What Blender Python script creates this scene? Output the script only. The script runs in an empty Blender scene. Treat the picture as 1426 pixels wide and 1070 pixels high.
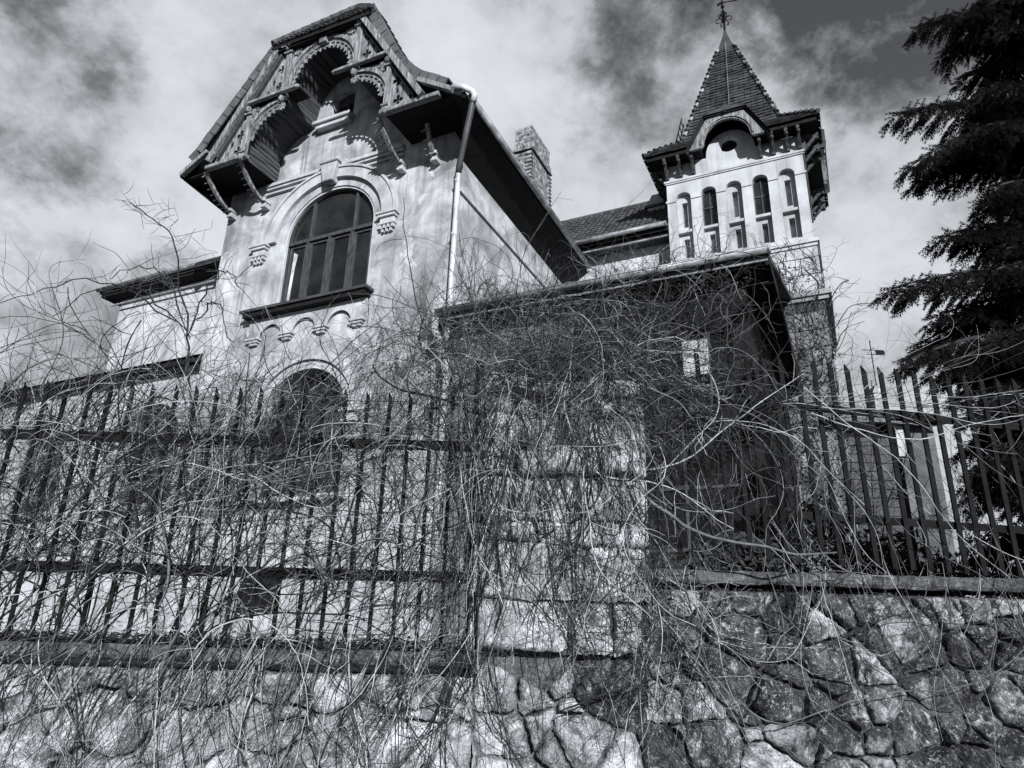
import bpy, bmesh, math, random
import numpy as np
from mathutils import Vector, Matrix
from mathutils.geometry import tessellate_polygon
random.seed(7); rng = np.random.default_rng(7)
PI = math.pi; R = math.radians
C = bpy.context.scene.collection
scene = bpy.context.scene

# ------------------------------------------------------------------ camera
PITCH, ROLL, FPX = R(20.05), R(1.56), 1000.0
fw = Vector((0, math.cos(PITCH), math.sin(PITCH))); rt0 = Vector((1, 0, 0)); up0 = rt0.cross(fw)
rt = rt0*math.cos(ROLL) + up0*math.sin(ROLL); up = -rt0*math.sin(ROLL) + up0*math.cos(ROLL)
CAM = Vector((0, 0, 1.6))
cd = bpy.data.cameras.new('camera'); cam = bpy.data.objects.new('camera', cd); C.objects.link(cam)
cd.sensor_fit = 'HORIZONTAL'; cd.sensor_width = 36.0; cd.lens = 36.0*FPX/1426.0
cd.clip_start = 0.05; cd.clip_end = 2000
mw = Matrix((rt, up, -fw)).transposed().to_4x4(); mw.translation = CAM; cam.matrix_world = mw
scene.camera = cam

def pix_dir(x, y):
    d = rt*(x-713) + up*(535-y) + fw*FPX
    return d/d.y
def at(x, y, Y):                       # world point seen at photo pixel (x, y) at distance Y (used to measure places)
    return CAM + pix_dir(x, y)*Y

# ------------------------------------------------------------------ villa frame
TH = R(-25.6)
O = CAM + pix_dir(632, 350)*12; O.z = 0
FD = Vector((math.cos(TH), math.sin(TH), 0)); SD = Vector((-math.sin(TH), math.cos(TH), 0))
def W(u, v, z): return O + FD*u + SD*v + Vector((0, 0, z))
def onv(x, y, v):                      # villa coordinates on the plane v
    d = pix_dir(x, y); k = ((O + SD*v - CAM).dot(SD))/d.dot(SD); p = CAM + d*k - O
    return (p.dot(FD), v, p.z)

# ------------------------------------------------------------------ sun + sky
SUNV = (FD*0.80 - SD*1.0 + Vector((0, 0, 0.50))).normalized()
sun_el = math.asin(SUNV.z); sun_rot = math.atan2(SUNV.x, SUNV.y)
sl = bpy.data.lights.new('sun', 'SUN'); sl.energy = 5.0; sl.angle = R(0.55); sl.color = (0.955, 0.975, 1.0)
so = bpy.data.objects.new('sun', sl); C.objects.link(so)
so.rotation_euler = SUNV.to_track_quat('Z', 'Y').to_euler(); so.location = (5, -20, 30)

world = bpy.data.worlds.new('World'); scene.world = world; world.use_nodes = True
nt = world.node_tree; nt.nodes.clear()
def N(nt, t, **k):
    n = nt.nodes.new(t)
    for a, b in k.items(): setattr(n, a, b)
    return n
def math_(nt, op, a, b=None, c=None, clamp=False):
    n = N(nt, 'ShaderNodeMath', operation=op); n.use_clamp = clamp
    for i, q in enumerate((a, b, c)):
        if q is None: continue
        if isinstance(q, (int, float)): n.inputs[i].default_value = q
        else: nt.links.new(q, n.inputs[i])
    return n.outputs[0]
def ramp(nt, fac, pts, interp='LINEAR'):
    n = N(nt, 'ShaderNodeValToRGB'); cr = n.color_ramp; cr.interpolation = interp
    while len(cr.elements) > 1: cr.elements.remove(cr.elements[-1])
    cr.elements[0].position = pts[0][0]; cr.elements[0].color = (pts[0][1],)*3 + (1,)
    for p, c in pts[1:]:
        e = cr.elements.new(p); e.color = (c, c, c, 1)
    nt.links.new(fac, n.inputs[0]); return n.outputs[0]
sky = N(nt, 'ShaderNodeTexSky', sky_type='NISHITA'); sky.sun_disc = False
sky.sun_elevation = sun_el; sky.sun_rotation = sun_rot; sky.air_density = 1.0; sky.dust_density = 0.1
bw = N(nt, 'ShaderNodeRGBToBW'); nt.links.new(sky.outputs[0], bw.inputs[0])
geo = N(nt, 'ShaderNodeTexCoord'); D = geo.outputs['Generated']
nrm = N(nt, 'ShaderNodeVectorMath', operation='NORMALIZE'); nt.links.new(D, nrm.inputs[0]); Dn = nrm.outputs[0]
# stretch the cloud field as on a high flat layer: direction / (z + k)
sep = N(nt, 'ShaderNodeSeparateXYZ'); nt.links.new(Dn, sep.inputs[0])
den = math_(nt, 'ADD', math_(nt, 'MAXIMUM', sep.outputs[2], 0.0), 1.0)
cv = N(nt, 'ShaderNodeVectorMath', operation='SCALE'); nt.links.new(Dn, cv.inputs[0])
nt.links.new(math_(nt, 'DIVIDE', 1.0, den), cv.inputs['Scale'])
def noise(nt, vec, scale, detail=8, rough=0.55, dist=0.0, w=None):
    n = N(nt, 'ShaderNodeTexNoise'); n.inputs['Scale'].default_value = scale; n.inputs['Detail'].default_value = detail
    n.inputs['Roughness'].default_value = rough; n.inputs['Distortion'].default_value = dist
    if vec is not None: nt.links.new(vec, n.inputs['Vector'])
    return n.outputs['Fac']
n1 = noise(nt, cv.outputs[0], 4.6, 12, 0.6, 0.0)
n2 = noise(nt, cv.outputs[0], 11.0, 12, 0.64, 0.15)
dens = math_(nt, 'ADD', math_(nt, 'MULTIPLY', n1, 0.50), math_(nt, 'MULTIPLY', n2, 0.50))
# places of the thick cloud banks (+) and the blue gaps (-): direction, half-width in degrees, weight
BLOBS = [(150, 180, 14, .17), (330, 60, 12, .10), (620, 150, 12, .17), (770, 250, 7, .04), (1230, 330, 13, .20), (1180, 130, 5, .06),
         (960, 150, 5, .10), (760, 120, 5, .08), (1250, 470, 10, .12),
         (825, 180, 6, -.10), (890, 110, 4, -.04), (1090, 30, 9, -.125), (840, 40, 4, -.03), (1210, 30, 6, -.12), (25, 60, 7, -.25), (90, 30, 4, -.06), (40, 450, 10, -.15), (800, 130, 4, -.13), (1240, 10, 5, -.08), (905, 240, 5, -.05), (1300, 560, 8, -.02),
         (110, 400, 7, -.08), (250, 330, 6, .06), (60, 250, 6, .06)]
acc = math_(nt, 'MULTIPLY_ADD', dens, 1.7, -0.36)
for x, y, hw, wt in BLOBS:
    d = pix_dir(x, y).normalized()
    dp = N(nt, 'ShaderNodeVectorMath', operation='DOT_PRODUCT'); nt.links.new(Dn, dp.inputs[0]); dp.inputs[1].default_value = d
    mr = N(nt, 'ShaderNodeMapRange', interpolation_type='SMOOTHSTEP'); nt.links.new(dp.outputs['Value'], mr.inputs[0])
    mr.inputs[1].default_value = math.cos(R(hw*1.7)); mr.inputs[2].default_value = math.cos(R(hw*0.25))
    acc = math_(nt, 'MULTIPLY_ADD', mr.outputs[0], wt, acc)
mrb = N(nt, 'ShaderNodeMapRange', interpolation_type='SMOOTHSTEP'); nt.links.new(sep.outputs[1], mrb.inputs[0])
mrb.inputs[1].default_value = -0.25; mrb.inputs[2].default_value = 0.55; mrb.inputs[3].default_value = -0.17; mrb.inputs[4].default_value = 0.0
acc = math_(nt, 'ADD', acc, mrb.outputs[0])       # the weather clears towards the sun
cl = ramp(nt, acc, [(0.33, 0.0), (0.41, 0.22), (0.49, 0.62), (0.57, 0.93), (0.66, 1.0)])
n3 = noise(nt, cv.outputs[0], 7.5, 14, 0.62, 0.1)
SKYK, CLOUDV = 0.60, 6.3
cloudb = math_(nt, 'MULTIPLY', ramp(nt, n3, [(0.32, 0.50), (0.43, 0.84), (0.52, 1.0), (0.66, 1.12)]), CLOUDV)
clear = math_(nt, 'MULTIPLY', bw.outputs[0], SKYK)
mixv = math_(nt, 'ADD', math_(nt, 'MULTIPLY', clear, math_(nt, 'SUBTRACT', 1.0, cl)), math_(nt, 'MULTIPLY', cloudb, cl))
cb = N(nt, 'ShaderNodeCombineColor')
for i, k in enumerate((0.955, 0.985, 1.05)): nt.links.new(math_(nt, 'MULTIPLY', mixv, k), cb.inputs[i])
bg = N(nt, 'ShaderNodeBackground'); nt.links.new(cb.outputs[0], bg.inputs[0]); bg.inputs[1].default_value = 0.085
wo = N(nt, 'ShaderNodeOutputWorld'); nt.links.new(bg.outputs[0], wo.inputs[0])
scene.view_settings.view_transform = 'Standard'; scene.view_settings.look = 'None'
scene.view_settings.exposure = 0.42; scene.view_settings.gamma = 1.0; scene.view_settings.use_curve_mapping = False
scene.cycles.max_bounces = 5; scene.cycles.diffuse_bounces = 1; scene.cycles.glossy_bounces = 2

# ------------------------------------------------------------------ materials (all neutral greys)
MATS = {}
def material(name, lo, hi, scale=2.0, detail=8, rough=0.9, bump=0.3, bscale=None, stretch=(1, 1, 1), extra=None, rand=0.0, lohi=(0.35, 0.65), spec=0.2, metal=0.0, dist=0.0):
    m = bpy.data.materials.new(name); m.use_nodes = True; t = m.node_tree
    p = t.nodes['Principled BSDF']; p.inputs['Roughness'].default_value = rough
    p.inputs['Specular IOR Level'].default_value = spec; p.inputs['Metallic'].default_value = metal
    tc = N(t, 'ShaderNodeTexCoord'); oi = N(t, 'ShaderNodeObjectInfo')
    mp = N(t, 'ShaderNodeMapping'); mp.inputs['Scale'].default_value = stretch
    t.links.new(tc.outputs['Object'], mp.inputs[0])
    if rand:
        cx = N(t, 'ShaderNodeCombineXYZ'); t.links.new(math_(t, 'MULTIPLY', oi.outputs['Random'], 37.0), cx.inputs[0]); t.links.new(math_(t, 'MULTIPLY', oi.outputs['Random'], 91.0), cx.inputs[2])
        t.links.new(cx.outputs[0], mp.inputs['Location'])
    vec = mp.outputs[0]
    f = noise(t, vec, scale, detail, 0.62, dist)
    v = ramp(t, f, [(lohi[0], lo), (lohi[1], hi)])
    if extra: v = extra(t, v, vec, oi, tc)
    if rand: v = math_(t, 'MULTIPLY', v, math_(t, 'ADD', 1.0 - rand, math_(t, 'MULTIPLY', oi.outputs['Random'], 2*rand)))
    cc = N(t, 'ShaderNodeCombineColor')
    for i, k in enumerate((0.97, 0.99, 1.03)): t.links.new(math_(t, 'MULTIPLY', v, k), cc.inputs[i])
    t.links.new(cc.outputs[0], p.inputs['Base Color'])
    if bump:
        b = N(t, 'ShaderNodeBump'); b.inputs['Strength'].default_value = bump; b.inputs['Distance'].default_value = 0.03 if name.startswith('stone') else 0.02
        t.links.new(noise(t, vec, bscale or scale*6, 8, 0.65), b.inputs['Height']); t.links.new(b.outputs[0], p.inputs['Normal'])
    MATS[name] = m; return m
def mul(t, a, b): return math_(t, 'MULTIPLY', a, b)
def mixf(t, a, b, f):
    return math_(t, 'ADD', mul(t, a, math_(t, 'SUBTRACT', 1.0, f)), mul(t, b if not isinstance(b, (int, float)) else math_(t, 'ADD', b, 0.0), f))
def streaks(t, tc, sc, lo, hi, sx=5.0, sz=0.35):
    mp = N(t, 'ShaderNodeMapping'); mp.inputs['Scale'].default_value = (sx, sx, sz); t.links.new(tc.outputs['Object'], mp.inputs[0])
    return ramp(t, noise(t, mp.outputs[0], sc, 8, 0.6, 0.3), [(lo, 0.0), (hi, 1.0)])
def plaster_extra(amt=0.45, peel=True):
    def f(t, v, vec, oi, tc):
        s = streaks(t, tc, 0.9, 0.42, 0.68)
        big = ramp(t, noise(t, vec, 0.55, 5, 0.6, 0.8), [(0.4, 0.0), (0.62, 1.0)])
        v = mul(t, v, math_(t, 'SUBTRACT', 1.0, math_(t, 'MULTIPLY', mul(t, s, math_(t, 'ADD', 0.35, mul(t, big, 0.65))), amt)))
        if peel:
            run = streaks(t, tc, 1.0, 0.52, 0.66, 9.0, 0.22)
            v = mul(t, v, math_(t, 'SUBTRACT', 1.0, mul(t, mul(t, run, ramp(t, noise(t, vec, 0.7, 5, 0.6), [(0.42, 0.0), (0.6, 1.0)])), 0.45)))
            cvn = N(t, 'ShaderNodeTexVoronoi', feature='DISTANCE_TO_EDGE'); cvn.inputs['Scale'].default_value = 1.1
            wv_ = N(t, 'ShaderNodeVectorMath', operation='ADD'); nz = N(t, 'ShaderNodeTexNoise'); nz.inputs['Scale'].default_value = 3.0; nz.inputs['Detail'].default_value = 8
            t.links.new(vec, nz.inputs['Vector']); t.links.new(vec, wv_.inputs[0]); t.links.new(nz.outputs['Color'], wv_.inputs[1]); t.links.new(wv_.outputs[0], cvn.inputs['Vector'])
            crk = ramp(t, cvn.outputs['Distance'], [(0.0, 0.55), (0.012, 0.0)])
            v = mixf(t, v, 0.07, mul(t, crk, ramp(t, noise(t, vec, 0.9, 4), [(0.48, 0.0), (0.6, 1.0)])))
            pl = ramp(t, noise(t, vec, 1.3, 10, 0.7, 1.2), [(0.60, 0.0), (0.625, 1.0)])
            v = mixf(t, v, 0.62, mul(t, pl, 0.6))
            dk = ramp(t, noise(t, vec, 3.1, 12, 0.75, 1.0), [(0.64, 0.0), (0.69, 1.0)])
            v = mixf(t, v, 0.14, mul(t, dk, 0.5))
        sp = ramp(t, noise(t, vec, 60, 4, 0.7), [(0.3, 0.82), (0.6, 1.06)])
        return mul(t, v, sp)
    return f
material('plaster', 0.19, 0.60, 1.1, 12, 0.95, 0.5, 14, extra=plaster_extra(0.38), dist=0.5)
material('plaster_white', 0.38, 0.56, 1.1, 10, 0.95, 0.25, 14, extra=plaster_extra(0.48, False))
material('trim_plaster', 0.34, 0.56, 2.5, 10, 0.95, 0.25, 18, extra=plaster_extra(0.35, False))
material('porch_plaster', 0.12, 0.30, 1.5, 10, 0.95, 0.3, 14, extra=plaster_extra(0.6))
def wood_extra(t, v, vec, oi, tc):
    s = streaks(t, tc, 6.0, 0.35, 0.65, 6, 0.5); return mul(t, v, math_(t, 'ADD', 0.45, mul(t, s, 0.75)))
material('weathered_wood', 0.11, 0.40, 3.0, 10, 0.9, 0.6, 40, (6, 6, 0.8), wood_extra)
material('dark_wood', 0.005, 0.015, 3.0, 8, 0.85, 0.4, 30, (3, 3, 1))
material('frame_wood', 0.035, 0.075, 5.0, 8, 0.6, 0.3, 30, (4, 4, 1))
material('roof_tile', 0.025, 0.10, 5.0, 8, 0.75, 0.4, 30)
material('verge_tile', 0.07, 0.13, 5.0, 8, 0.7, 0.4, 30, rand=0.2)
material('spire_tile', 0.02, 0.085, 3.0, 12, 0.75, 0.5, 30, lohi=(0.38, 0.7))
material('slate_metal', 0.05, 0.09, 2.0, 6, 0.5, 0.15, 20, metal=0.3)
material('zinc', 0.24, 0.48, 3.0, 10, 0.55, 0.2, 20, metal=0.35, spec=0.4, extra=lambda t, v, vec, oi, tc: mul(t, v, math_(t, 'SUBTRACT', 1.0, mul(t, streaks(t, tc, 3.0, 0.45, 0.6, 1, 6), 0.4))))
material('white_zinc', 0.34, 0.64, 3.0, 8, 0.5, 0.1, 20, spec=0.4)
material('iron', 0.004, 0.012, 6.0, 8, 0.8, 0.4, 50, spec=0.12)
material('plank_wood', 0.025, 0.10, 3.0, 8, 0.9, 0.5, 30, (5, 0.6, 5))
material('glass', 0.006, 0.026, 1.6, 8, 0.09, 0.12, 1.2, spec=0.6)
material('dusty_glass', 0.004, 0.010, 1.6, 8, 0.35, 0.1, 1.2, spec=0.25)
material('pane_reflection', 0.25, 0.6, 4.0, 4, 0.9, 0.0)  # pale colour for the reflections put in front of window panes
material('brick', 0.05, 0.40, 7.0, 8, 0.9, 0.5, 40)
material('coping', 0.16, 0.34, 3.0, 10, 0.95, 0.5, 25)
material('grey_render', 0.05, 0.13, 2.0, 10, 0.95, 0.4, 14)
material('asphalt', 0.035, 0.06, 12.0, 10, 0.9, 0.4, 80)
material('ground', 0.03, 0.08, 2.0, 10, 1.0, 0.6, 20)
material('litter', 0.015, 0.06, 9.0, 6, 1.0, 0.0)
material('bark', 0.02, 0.05, 8.0, 8, 1.0, 0.6, 30)
material('needles', 0.004, 0.012, 3.0, 4, 0.8, 0.0)
material('vine_pale', 0.22, 0.52, 9.0, 4, 0.85, 0.0, spec=0.2)
material('vine_mid', 0.06, 0.16, 9.0, 4, 0.9, 0.0)
material('vine_dark', 0.010, 0.035, 9.0, 4, 0.9, 0.0)
def stone_extra(white, dark, hi=0.42, lodark=0.02):
    def f(t, v, vec, oi, tc):
        g_ = N(t, 'ShaderNodeNewGeometry').outputs['Position']
        base = ramp(t, noise(t, g_, 3.2, 14, 0.7, 0.8), [(0.38, 0.55), (0.62, 1.35)]); v = mul(t, v, base)
        pale = ramp(t, noise(t, g_, 1.9, 12, 0.66, 1.2), [(0.60-white*0.3, 0.0), (0.66-white*0.3, 1.0)])
        r = ramp(t, math_(t, 'FRACT', math_(t, 'MULTIPLY', oi.outputs['Random'], 7.31)), [(0.80-white*0.4, 0.0), (0.92-white*0.4, 1.0)])
        worn = ramp(t, noise(t, g_, 6.0, 12, 0.7, 0.8), [(0.40, 0.0), (0.56, 1.0)])
        v = mixf(t, v, hi, mul(t, math_(t, 'MAXIMUM', mul(t, pale, 0.85), mul(t, r, 0.80)), worn))
        li = ramp(t, noise(t, g_, 13.0, 14, 0.8, 0.7), [(0.55, 0.0), (0.585, 1.0)])
        v = mixf(t, v, hi*1.05, mul(t, li, 0.75))
        dk = ramp(t, noise(t, g_, 5.2, 14, 0.78, 1.2), [(0.50, 0.0), (0.58, 1.0)])
        v = mixf(t, v, lodark, mul(t, dk, dark))
        d2 = ramp(t, noise(t, g_, 24.0, 12, 0.8, 0.5), [(0.56, 0.0), (0.61, 1.0)])
        v = mixf(t, v, lodark, mul(t, d2, dark*0.7))
        sp_ = ramp(t, noise(t, g_, 42.0, 14, 0.85, 0.3), [(0.555, 0.0), (0.585, 1.0)])
        v = mixf(t, v, hi*1.1, mul(t, sp_, 0.55))
        pit = ramp(t, noise(t, g_, 33.0, 14, 0.85, 0.9), [(0.41, 1.0), (0.44, 0.0)])
        v = mixf(t, v, lodark, mul(t, pit, 0.75))
        gr = ramp(t, noise(t, g_, 110.0, 8, 0.85), [(0.38, 0.45), (0.6, 1.3)])
        return mul(t, v, gr)
    return f
material('coping_dark', 0.045, 0.15, 5.0, 12, 0.95, 1.0, 30, rand=0.15, dist=0.6, extra=stone_extra(0.05, 0.6, 0.32, 0.02))
material('stone_dark', 0.022, 0.12, 4.0, 14, 0.95, 1.0, 34, extra=stone_extra(0.16, 0.85, 0.56, 0.008), rand=0.30)
material('stone_light', 0.17, 0.36, 3.0, 12, 0.95, 1.0, 28, extra=stone_extra(0.42, 0.72, 0.66, 0.022), rand=0.22)
material('stone_pillar', 0.28, 0.50, 3.0, 12, 0.95, 1.0, 24, extra=stone_extra(0.55, 0.60, 0.66, 0.04), rand=0.18)
material('mortar', 0.02, 0.08, 6.0, 14, 1.0, 1.0, 24, extra=stone_extra(0.0, 0.8, 0.2, 0.008))
material('mortar_light', 0.03, 0.12, 6.0, 14, 1.0, 1.0, 24, extra=stone_extra(0.1, 0.7, 0.25, 0.01))

# ------------------------------------------------------------------ helpers
class MB:
    def __init__(s): s.v = []; s.f = []; s.m = []
    def add(s, vs, fs, m=0):
        o = len(s.v); s.v += [tuple(p) for p in vs]; s.f += [tuple(i+o for i in f) for f in fs]; s.m += [m]*len(fs); return s
    def box(s, a, b, m=0):
        (x0, y0, z0), (x1, y1, z1) = [min(p, q) for p, q in zip(a, b)], [max(p, q) for p, q in zip(a, b)]
        return s.add([(x0,y0,z0),(x1,y0,z0),(x1,y1,z0),(x0,y1,z0),(x0,y0,z1),(x1,y0,z1),(x1,y1,z1),(x0,y1,z1)],
                     [(0,3,2,1),(4,5,6,7),(0,1,5,4),(1,2,6,5),(2,3,7,6),(3,0,4,7)], m)
    def plate(s, outer, holes, v0, v1, m=0, axis='v', back=True):
        """polygon in (u,z) with holes, extruded from v0 (front) to v1; axis 'u': polygon in (v,z) extruded along u"""
        mk = (lambda p, w: (p[0], w, p[1])) if axis == 'v' else ((lambda p, w: (w, p[0], p[1])) if axis == 'u' else (lambda p, w: (p[0], p[1], w)))
        loops = [outer] + list(holes)
        tris = tessellate_polygon([[Vector((p[0], p[1], 0)) for p in l] for l in loops])
        flat = [p for l in loops for p in l]
        s.add([mk(p, v0) for p in flat], tris, m)
        if back: s.add([mk(p, v1) for p in flat], [t[::-1] for t in tris], m)
        for l in loops:
            n = len(l); vs = [mk(p, v0) for p in l] + [mk(p, v1) for p in l]
            s.add(vs, [(i, (i+1) % n, n+(i+1) % n, n+i) for i in range(n)], m)
        return s
    def tube(s, pts, r, n=8, m=0, cap=True):
        P = [Vector(p) for p in pts]; k = len(P); rr = r if isinstance(r, (list, tuple)) else [r]*k
        vs = []; ref = None
        for i, p in enumerate(P):
            t = (P[min(i+1, k-1)] - P[max(i-1, 0)]).normalized()
            if ref is None: ref = t.orthogonal().normalized()
            ref = (ref - t*ref.dot(t)); ref = ref.normalized() if ref.length > 1e-6 else t.orthogonal().normalized()
            b = t.cross(ref)
            vs += [p + (ref*math.cos(a) + b*math.sin(a))*rr[i] for a in [2*PI*j/n for j in range(n)]]
        fs = [(i*n+j, i*n+(j+1) % n, (i+1)*n+(j+1) % n, (i+1)*n+j) for i in range(k-1) for j in range(n)]
        if cap: fs += [tuple(range(n))[::-1], tuple((k-1)*n+j for j in range(n))]
        return s.add(vs, fs, m)
    def ball(s, c, r, sx=1, sy=1, sz=1, n=8, m=0):
        vs = [(c[0], c[1], c[2]+r*sz)]; k = n//2
        for i in range(1, k):
            a = PI*i/k
            vs += [(c[0]+r*sx*math.sin(a)*math.cos(2*PI*j/n), c[1]+r*sy*math.sin(a)*math.sin(2*PI*j/n), c[2]+r*sz*math.cos(a)) for j in range(n)]
        vs.append((c[0], c[1], c[2]-r*sz)); L = len(vs)-1
        fs = [(0, 1+j, 1+(j+1) % n) for j in range(n)]
        fs += [(1+(i-1)*n+j, 1+i*n+j, 1+i*n+(j+1) % n, 1+(i-1)*n+(j+1) % n) for i in range(1, k-1) for j in range(n)]
        fs += [(L, 1+(k-2)*n+(j+1) % n, 1+(k-2)*n+j) for j in range(n)]
        return s.add(vs, fs, m)
    def obox(s, c, ax, ay, az, m=0):    # oriented box: centre and three half vectors
        c, ax, ay, az = map(Vector, (c, ax, ay, az))
        vs = [c + ax*i + ay*j + az*k for k in (-1, 1) for j in (-1, 1) for i in (-1, 1)]
        return s.add(vs, [(0,2,3,1),(4,5,7,6),(0,1,5,4),(1,3,7,5),(3,2,6,7),(2,0,4,6)], m)
    def build(s, name, mat, parent=None, smooth=False, bevel=0, fix=True, kind=None):
        me = bpy.data.meshes.new(name); me.from_pydata(s.v, [], s.f)
        for q in (mat if isinstance(mat, (list, tuple)) else [mat]): me.materials.append(MATS[q])
        if isinstance(mat, (list, tuple)): me.polygons.foreach_set('material_index', s.m)
        if fix:
            b = bmesh.new(); b.from_mesh(me); bmesh.ops.remove_doubles(b, verts=b.verts, dist=1e-5)
            bmesh.ops.recalc_face_normals(b, faces=b.faces)
            if bevel: bmesh.ops.bevel(b, geom=[e for e in b.edges if len(e.link_faces) == 2 and e.calc_face_angle() > 0.6], offset=bevel, segments=1, affect='EDGES')
            b.to_mesh(me); b.free()
        if smooth: me.polygons.foreach_set('use_smooth', [True]*len(me.polygons))
        me.update(); o = bpy.data.objects.new(name, me); C.objects.link(o)
        if parent: o.parent = parent
        if kind: o['kind'] = kind
        return o
def thing(name, label, cat, loc=(0, 0, 0), rz=0, group=None):
    o = bpy.data.objects.new(name, None); C.objects.link(o); o.location = loc; o.rotation_euler = (0, 0, rz)
    tag(o, label, cat, group); o.empty_display_size = 0.2; return o
def tag(o, label=None, cat=None, group=None, kind=None):
    for k, v in (('label', label), ('category', cat), ('group', group), ('kind', kind)):
        if v: o[k] = v
    return o
def copy_of(src, parent, name=None):
    o = src.copy(); C.objects.link(o); o.parent = parent
    return o
def arc(cx, cz, rx, rz, a0, a1, n):
    return [(cx + rx*math.cos(R(a0+(a1-a0)*i/n)), cz + rz*math.sin(R(a0+(a1-a0)*i/n))) for i in range(n+1)]
def arch(cx, hw, z0, zs, rise, n=20):   # arched opening outline
    return [(cx-hw, z0)] + arc(cx, zs, hw, rise, 180, 0, n) + [(cx+hw, z0)]
def rect(u0, u1, z0, z1): return [(u0, z0), (u1, z0), (u1, z1), (u0, z1)]

# ------------------------------------------------------------------ ground
g = MB().add([(-600, -600, 0), (600, -600, 0), (600, 4.62, 0), (-600, 4.62, 0)], [(0, 1, 2, 3)]); tag(g.build('road', 'asphalt'), kind='structure')
g = MB().box((-60, 3.2, -0.2), (60, 4.60, 0.12)); tag(g.build('pavement', 'coping', bevel=0.02), kind='structure')
def terr(x, y): return 1.40 + 0.02*max(0, y-6)
g = MB(); xs = [-600, -60, -20, 0.3, 0.4, 20, 60, 600]; ys = [4.75, 6, 12, 30, 100, 700]
g.v = [(x, y, (1.42 if x < 0.35 else 1.92) + 0.01*min(60, max(0, y-6))) for y in ys for x in xs]
g.f = [(j*8+i, j*8+i+1, (j+1)*8+i+1, (j+1)*8+i) for j in range(5) for i in range(7)]; g.m = [0]*len(g.f)
tag(g.build('garden_ground', 'ground'), kind='structure')

# ------------------------------------------------------------------ VILLA
villa = thing('villa', 'old plastered villa with carved timber gable, tiled turret with spire and brick chimney', 'house', O, TH)
def vb(mb, name, mat, parent=None, **k): return mb.build(name, mat, parent or villa, **k)
UC = -3.05
WIN = arch(-3.16, 1.20, 8.20, 9.87, 1.10, 28)
LOW = arch(-3.18, 1.02, 4.1, 5.72, 0.93, 24)
SMALL = arch(-3.215, 0.335, 12.80, 13.55, 0.15, 10)
# roof profile (u,z): from the left eave over the ridge to the right eave
PROF = [(-6.86, 11.62), (-6.45, 11.90), (-6.25, 12.08), (-5.82, 12.62), (-4.36, 14.42), (-3.13, 16.1), (-1.80, 14.36), (-0.90, 12.64), (-0.42, 12.06), (0.12, 11.70), (0.62, 11.36)]
wallpoly = [(-6.27, 1.3), (0, 1.3), (0, 11.2), (-0.35, 11.85), (-0.98, 12.55), (-1.95, 14.30), (-4.30, 14.30), (-5.72, 12.5), (-6.05, 12.0), (-6.27, 11.5)]
vb(MB().plate(wallpoly, [WIN, LOW, SMALL], 0, 0.45), 'front_wall', 'plaster')
vb(MB().box((-0.45, 0.452, 1.3), (-0.001, 6.2, 11.4)).box((-6.26, 0.452, 1.3), (-5.8, 9.0, 11.4)), 'side_wall', 'plaster')
vb(MB().box((-0.01, 0.05, 10.02), (0.05, 6.0, 10.10)), 'side_moulding', 'trim_plaster')
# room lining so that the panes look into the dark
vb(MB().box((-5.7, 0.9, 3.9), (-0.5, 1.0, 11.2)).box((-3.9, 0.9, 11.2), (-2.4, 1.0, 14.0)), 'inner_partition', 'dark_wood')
# --- main window
def window(parent, op_c, hw, z0, zs, rise, v, mull, trans, lmull, name='window', bead=0.05, pane_mat='glass'):
    w = MB(); outer = arch(op_c, hw-0.002, z0+0.002, zs, rise-0.002, 28); inner = arch(op_c, hw-0.075, z0+0.07, zs, rise-0.075, 28)
    w.plate(outer, [inner], v-0.05, v+0.06)
    fr = w.build(name, 'frame_wood', villa)
    for u in mull:
        MB().box((u-0.036, v-0.07, z0+0.07), (u+0.045, v+0.05, trans-0.045)).build('mullion', 'frame_wood', fr)
        MB().box((u-0.012, v-0.10, z0+0.07), (u+0.012, v-0.071, trans-0.045)).build('mullion_bead', 'frame_wood', fr)
    MB().box((op_c-hw+0.07, v-0.09, trans-0.04), (op_c+hw-0.07, v+0.05, trans+0.04)).build('transom', 'frame_wood', fr)
    for u in lmull:
        h = zs + (rise-0.07)*math.sqrt(max(0, 1-((u-op_c)/(hw-0.07))**2))
        MB().box((u-0.03, v-0.06, trans+0.051), (u+0.03, v+0.05, h)).build('mullion', 'frame_wood', fr)
    us = [op_c-hw+0.06] + list(mull) + [op_c+hw-0.06]
    for a, b in zip(us[:-1], us[1:]):
        MB().box((a+0.03, v, z0+0.06), (b-0.03, v+0.012, trans-0.03)).build('pane', pane_mat, fr)
        # casement stiles
        c = MB().plate(rect(a+0.046, b-0.046, z0+0.072, trans-0.052), [rect(a+0.095, b-0.095, z0+0.13, trans-0.10)], v-0.035, v-0.004); c.build('casement', 'frame_wood', fr)
    MB().plate([(op_c-hw+0.04, trans)] + arch(op_c, hw-0.04, trans+0.01, zs, rise-0.04, 24)[1:-1] + [(op_c+hw-0.04, trans)], [], v, v+0.012).build('pane', pane_mat, fr)
    return fr
mw_ = window(villa, -3.16, 1.20, 8.20, 9.87, 1.10, 0.15, [-3.75, -3.16, -2.57], 9.80, [-3.72, -2.55])
MB().plate([(-4.20, 8.38), (-4.13, 8.36), (-4.10, 9.2), (-4.06, 9.55), (-4.17, 9.62)], [], 0.143, 0.148).build('pane_reflection', 'pane_reflection', mw_)  # pale strip before the opaque pane, imitating a reflection in the glass
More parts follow.
